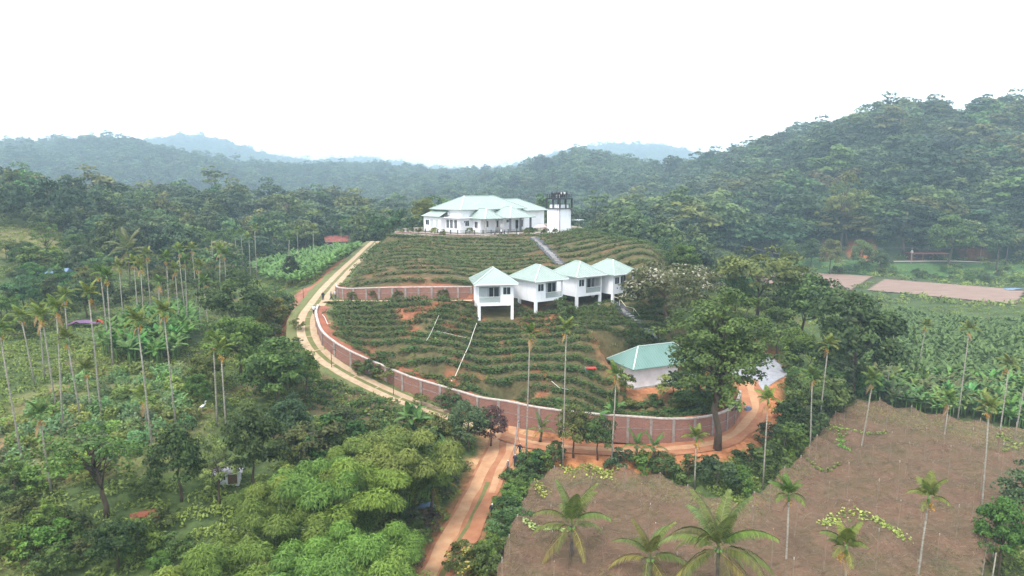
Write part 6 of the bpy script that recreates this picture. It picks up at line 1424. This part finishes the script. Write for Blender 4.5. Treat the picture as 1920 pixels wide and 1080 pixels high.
tarp(157, 612, 5.2, 2.2, 1.0, .1, 'pinktarp', 'pink and violet tarpaulin shelter left of the bright banana plot'); tarp(188, 612, 1.3, 1.0, 1.3, 0, 'redtarp', 'small red sheet at the left tip of the banana plot'); tarp(800, 958, 1.9, 1.0, .8, .7, 'bluesheet', 'pale blue sheet on the ground under the young palm')
tarp(1905, 545, 7, 3, .8, 0, 'bluesheet', 'blue sheet lying at the far corner of the ploughed field')
p = at(380, 772); t = empty('egret', tuple(p), .8, 'white egret standing in the cassava field', 'bird'); MB().tube([(-.45, 0, .55), (-.2, 0, .62), (.1, 0, .72), (.3, 0, .82)], [.03, .14, .17, .05], 8).build('body', M['white'], t, True); MB().tube([(.28, 0, .8), (.38, 0, 1.0), (.33, 0, 1.15), (.42, 0, 1.25), (.6, 0, 1.22)], [.05, .04, .035, .05, .01], 6).build('neck_and_head', M['white'], t, True)
for s in (-.05, .05): MB().tube([(.02, s, -.05), (.05, s, .3), (.03, s, .62)], .016, 4).build('leg', M['black'], t)
p = at(1108, 700); t = empty('tool_stand', tuple(p), .1, 'little stand with red lid and green side left of the outbuilding', 'stand'); MB().box((0, 0, .85), (1.5, .9, .1)).build('lid', M['redtarp'], t)
for x in (-.6, .6): MB().box((x, -.3, .4), (.1, .1, .85)).build('leg', M['wood'], t); MB().box((x, .3, .4), (.1, .1, .85)).build('leg', M['wood'], t)
MB().box((-.85, 0, .5), (.12, .8, .9)).build('side_panel', M['roof_teal'], t)
for n_, (px, py) in enumerate([(1412, 678), (1422, 676)]):
    p = at(px, py); t = empty('yard_bench', tuple(p), .1 * n_, ['white bench on the paved yard, left one', 'white bench on the paved yard, right one'][n_], 'bench', 'yard benches'); MB().box((0, 0, .5), (1.5, .5, .08)).build('seat', M['white'], t)
    for x in (-.6, .6): MB().box((x, 0, .23), (.1, .45, .46)).build('leg', M['white'], t)
p = at(1402, 770); tag(MB().box((0, 0, .25), (.9, .6, .5), .3).box((.1, .05, .55), (.5, .4, .16), .1).build('cement_bags', M['bluesheet'], loc=tuple(p)), 'blue-grey sacks left beside the dirt track bend', 'sacks')
p = at(1035, 868); r = np.random.default_rng(5); t = empty('brush_pile', tuple(p), 0, 'round heap of bare brown branches beside the track junction', 'brush pile')
for k in range(26):
    a = r.uniform(0, 6.28); q = [(1.9 * cos(a + s) * r.uniform(.6, 1), 1.3 * sin(a + s) * r.uniform(.6, 1), .2 + 1.3 * sin(min(pi, s * 2.2)) * r.uniform(.5, 1)) for s in (0, .6, 1.2)]; MB().tube(q, .035, 4).build('branch', M['bark'], t)
wf = WH(270, 962, -30.4); t = empty('earth_bank', tuple(at(268, 972)), .35, 'short low bank of cut red earth in the left foreground', 'bank'); b = MB(); b.add([(-1.3, 0, -.2), (1.3, 0, -.2), (1.1, .25, .5), (-1.0, .25, .35), (-1.3, 1.2, .2), (1.3, 1.2, .35)], [(0, 1, 2, 3), (3, 2, 5, 4), (0, 3, 4), (1, 5, 2)]); b.build('face', M['soil'], t)
# ------------------------------------------------------------------ the hazy air
hz = bpy.data.materials.new('hazy_air'); hz.use_nodes = True; hn = hz.node_tree; hn.nodes.remove(hn.nodes['Principled BSDF'])
pv = hn.nodes.new('ShaderNodeVolumePrincipled'); pv.inputs['Color'].default_value = (.66, .86, 1.0, 1); pv.inputs['Density'].default_value = HAZE; pv.inputs['Anisotropy'].default_value = .15
hn.links.new(pv.outputs[0], hn.nodes['Material Output'].inputs['Volume'])
lo = float(GZ.min()) - 1.0; hi = max(float(GZ.max()) + 26, ZC + 20)
hb_ = MB(); hb_.box((0, (gy[0] + gy[-1]) / 2, (lo + hi) / 2), (gx[-1] - gx[0] + 40, gy[-1] - gy[0] + 40, hi - lo)); tag(hb_.build('haze', hz), kind='stuff')
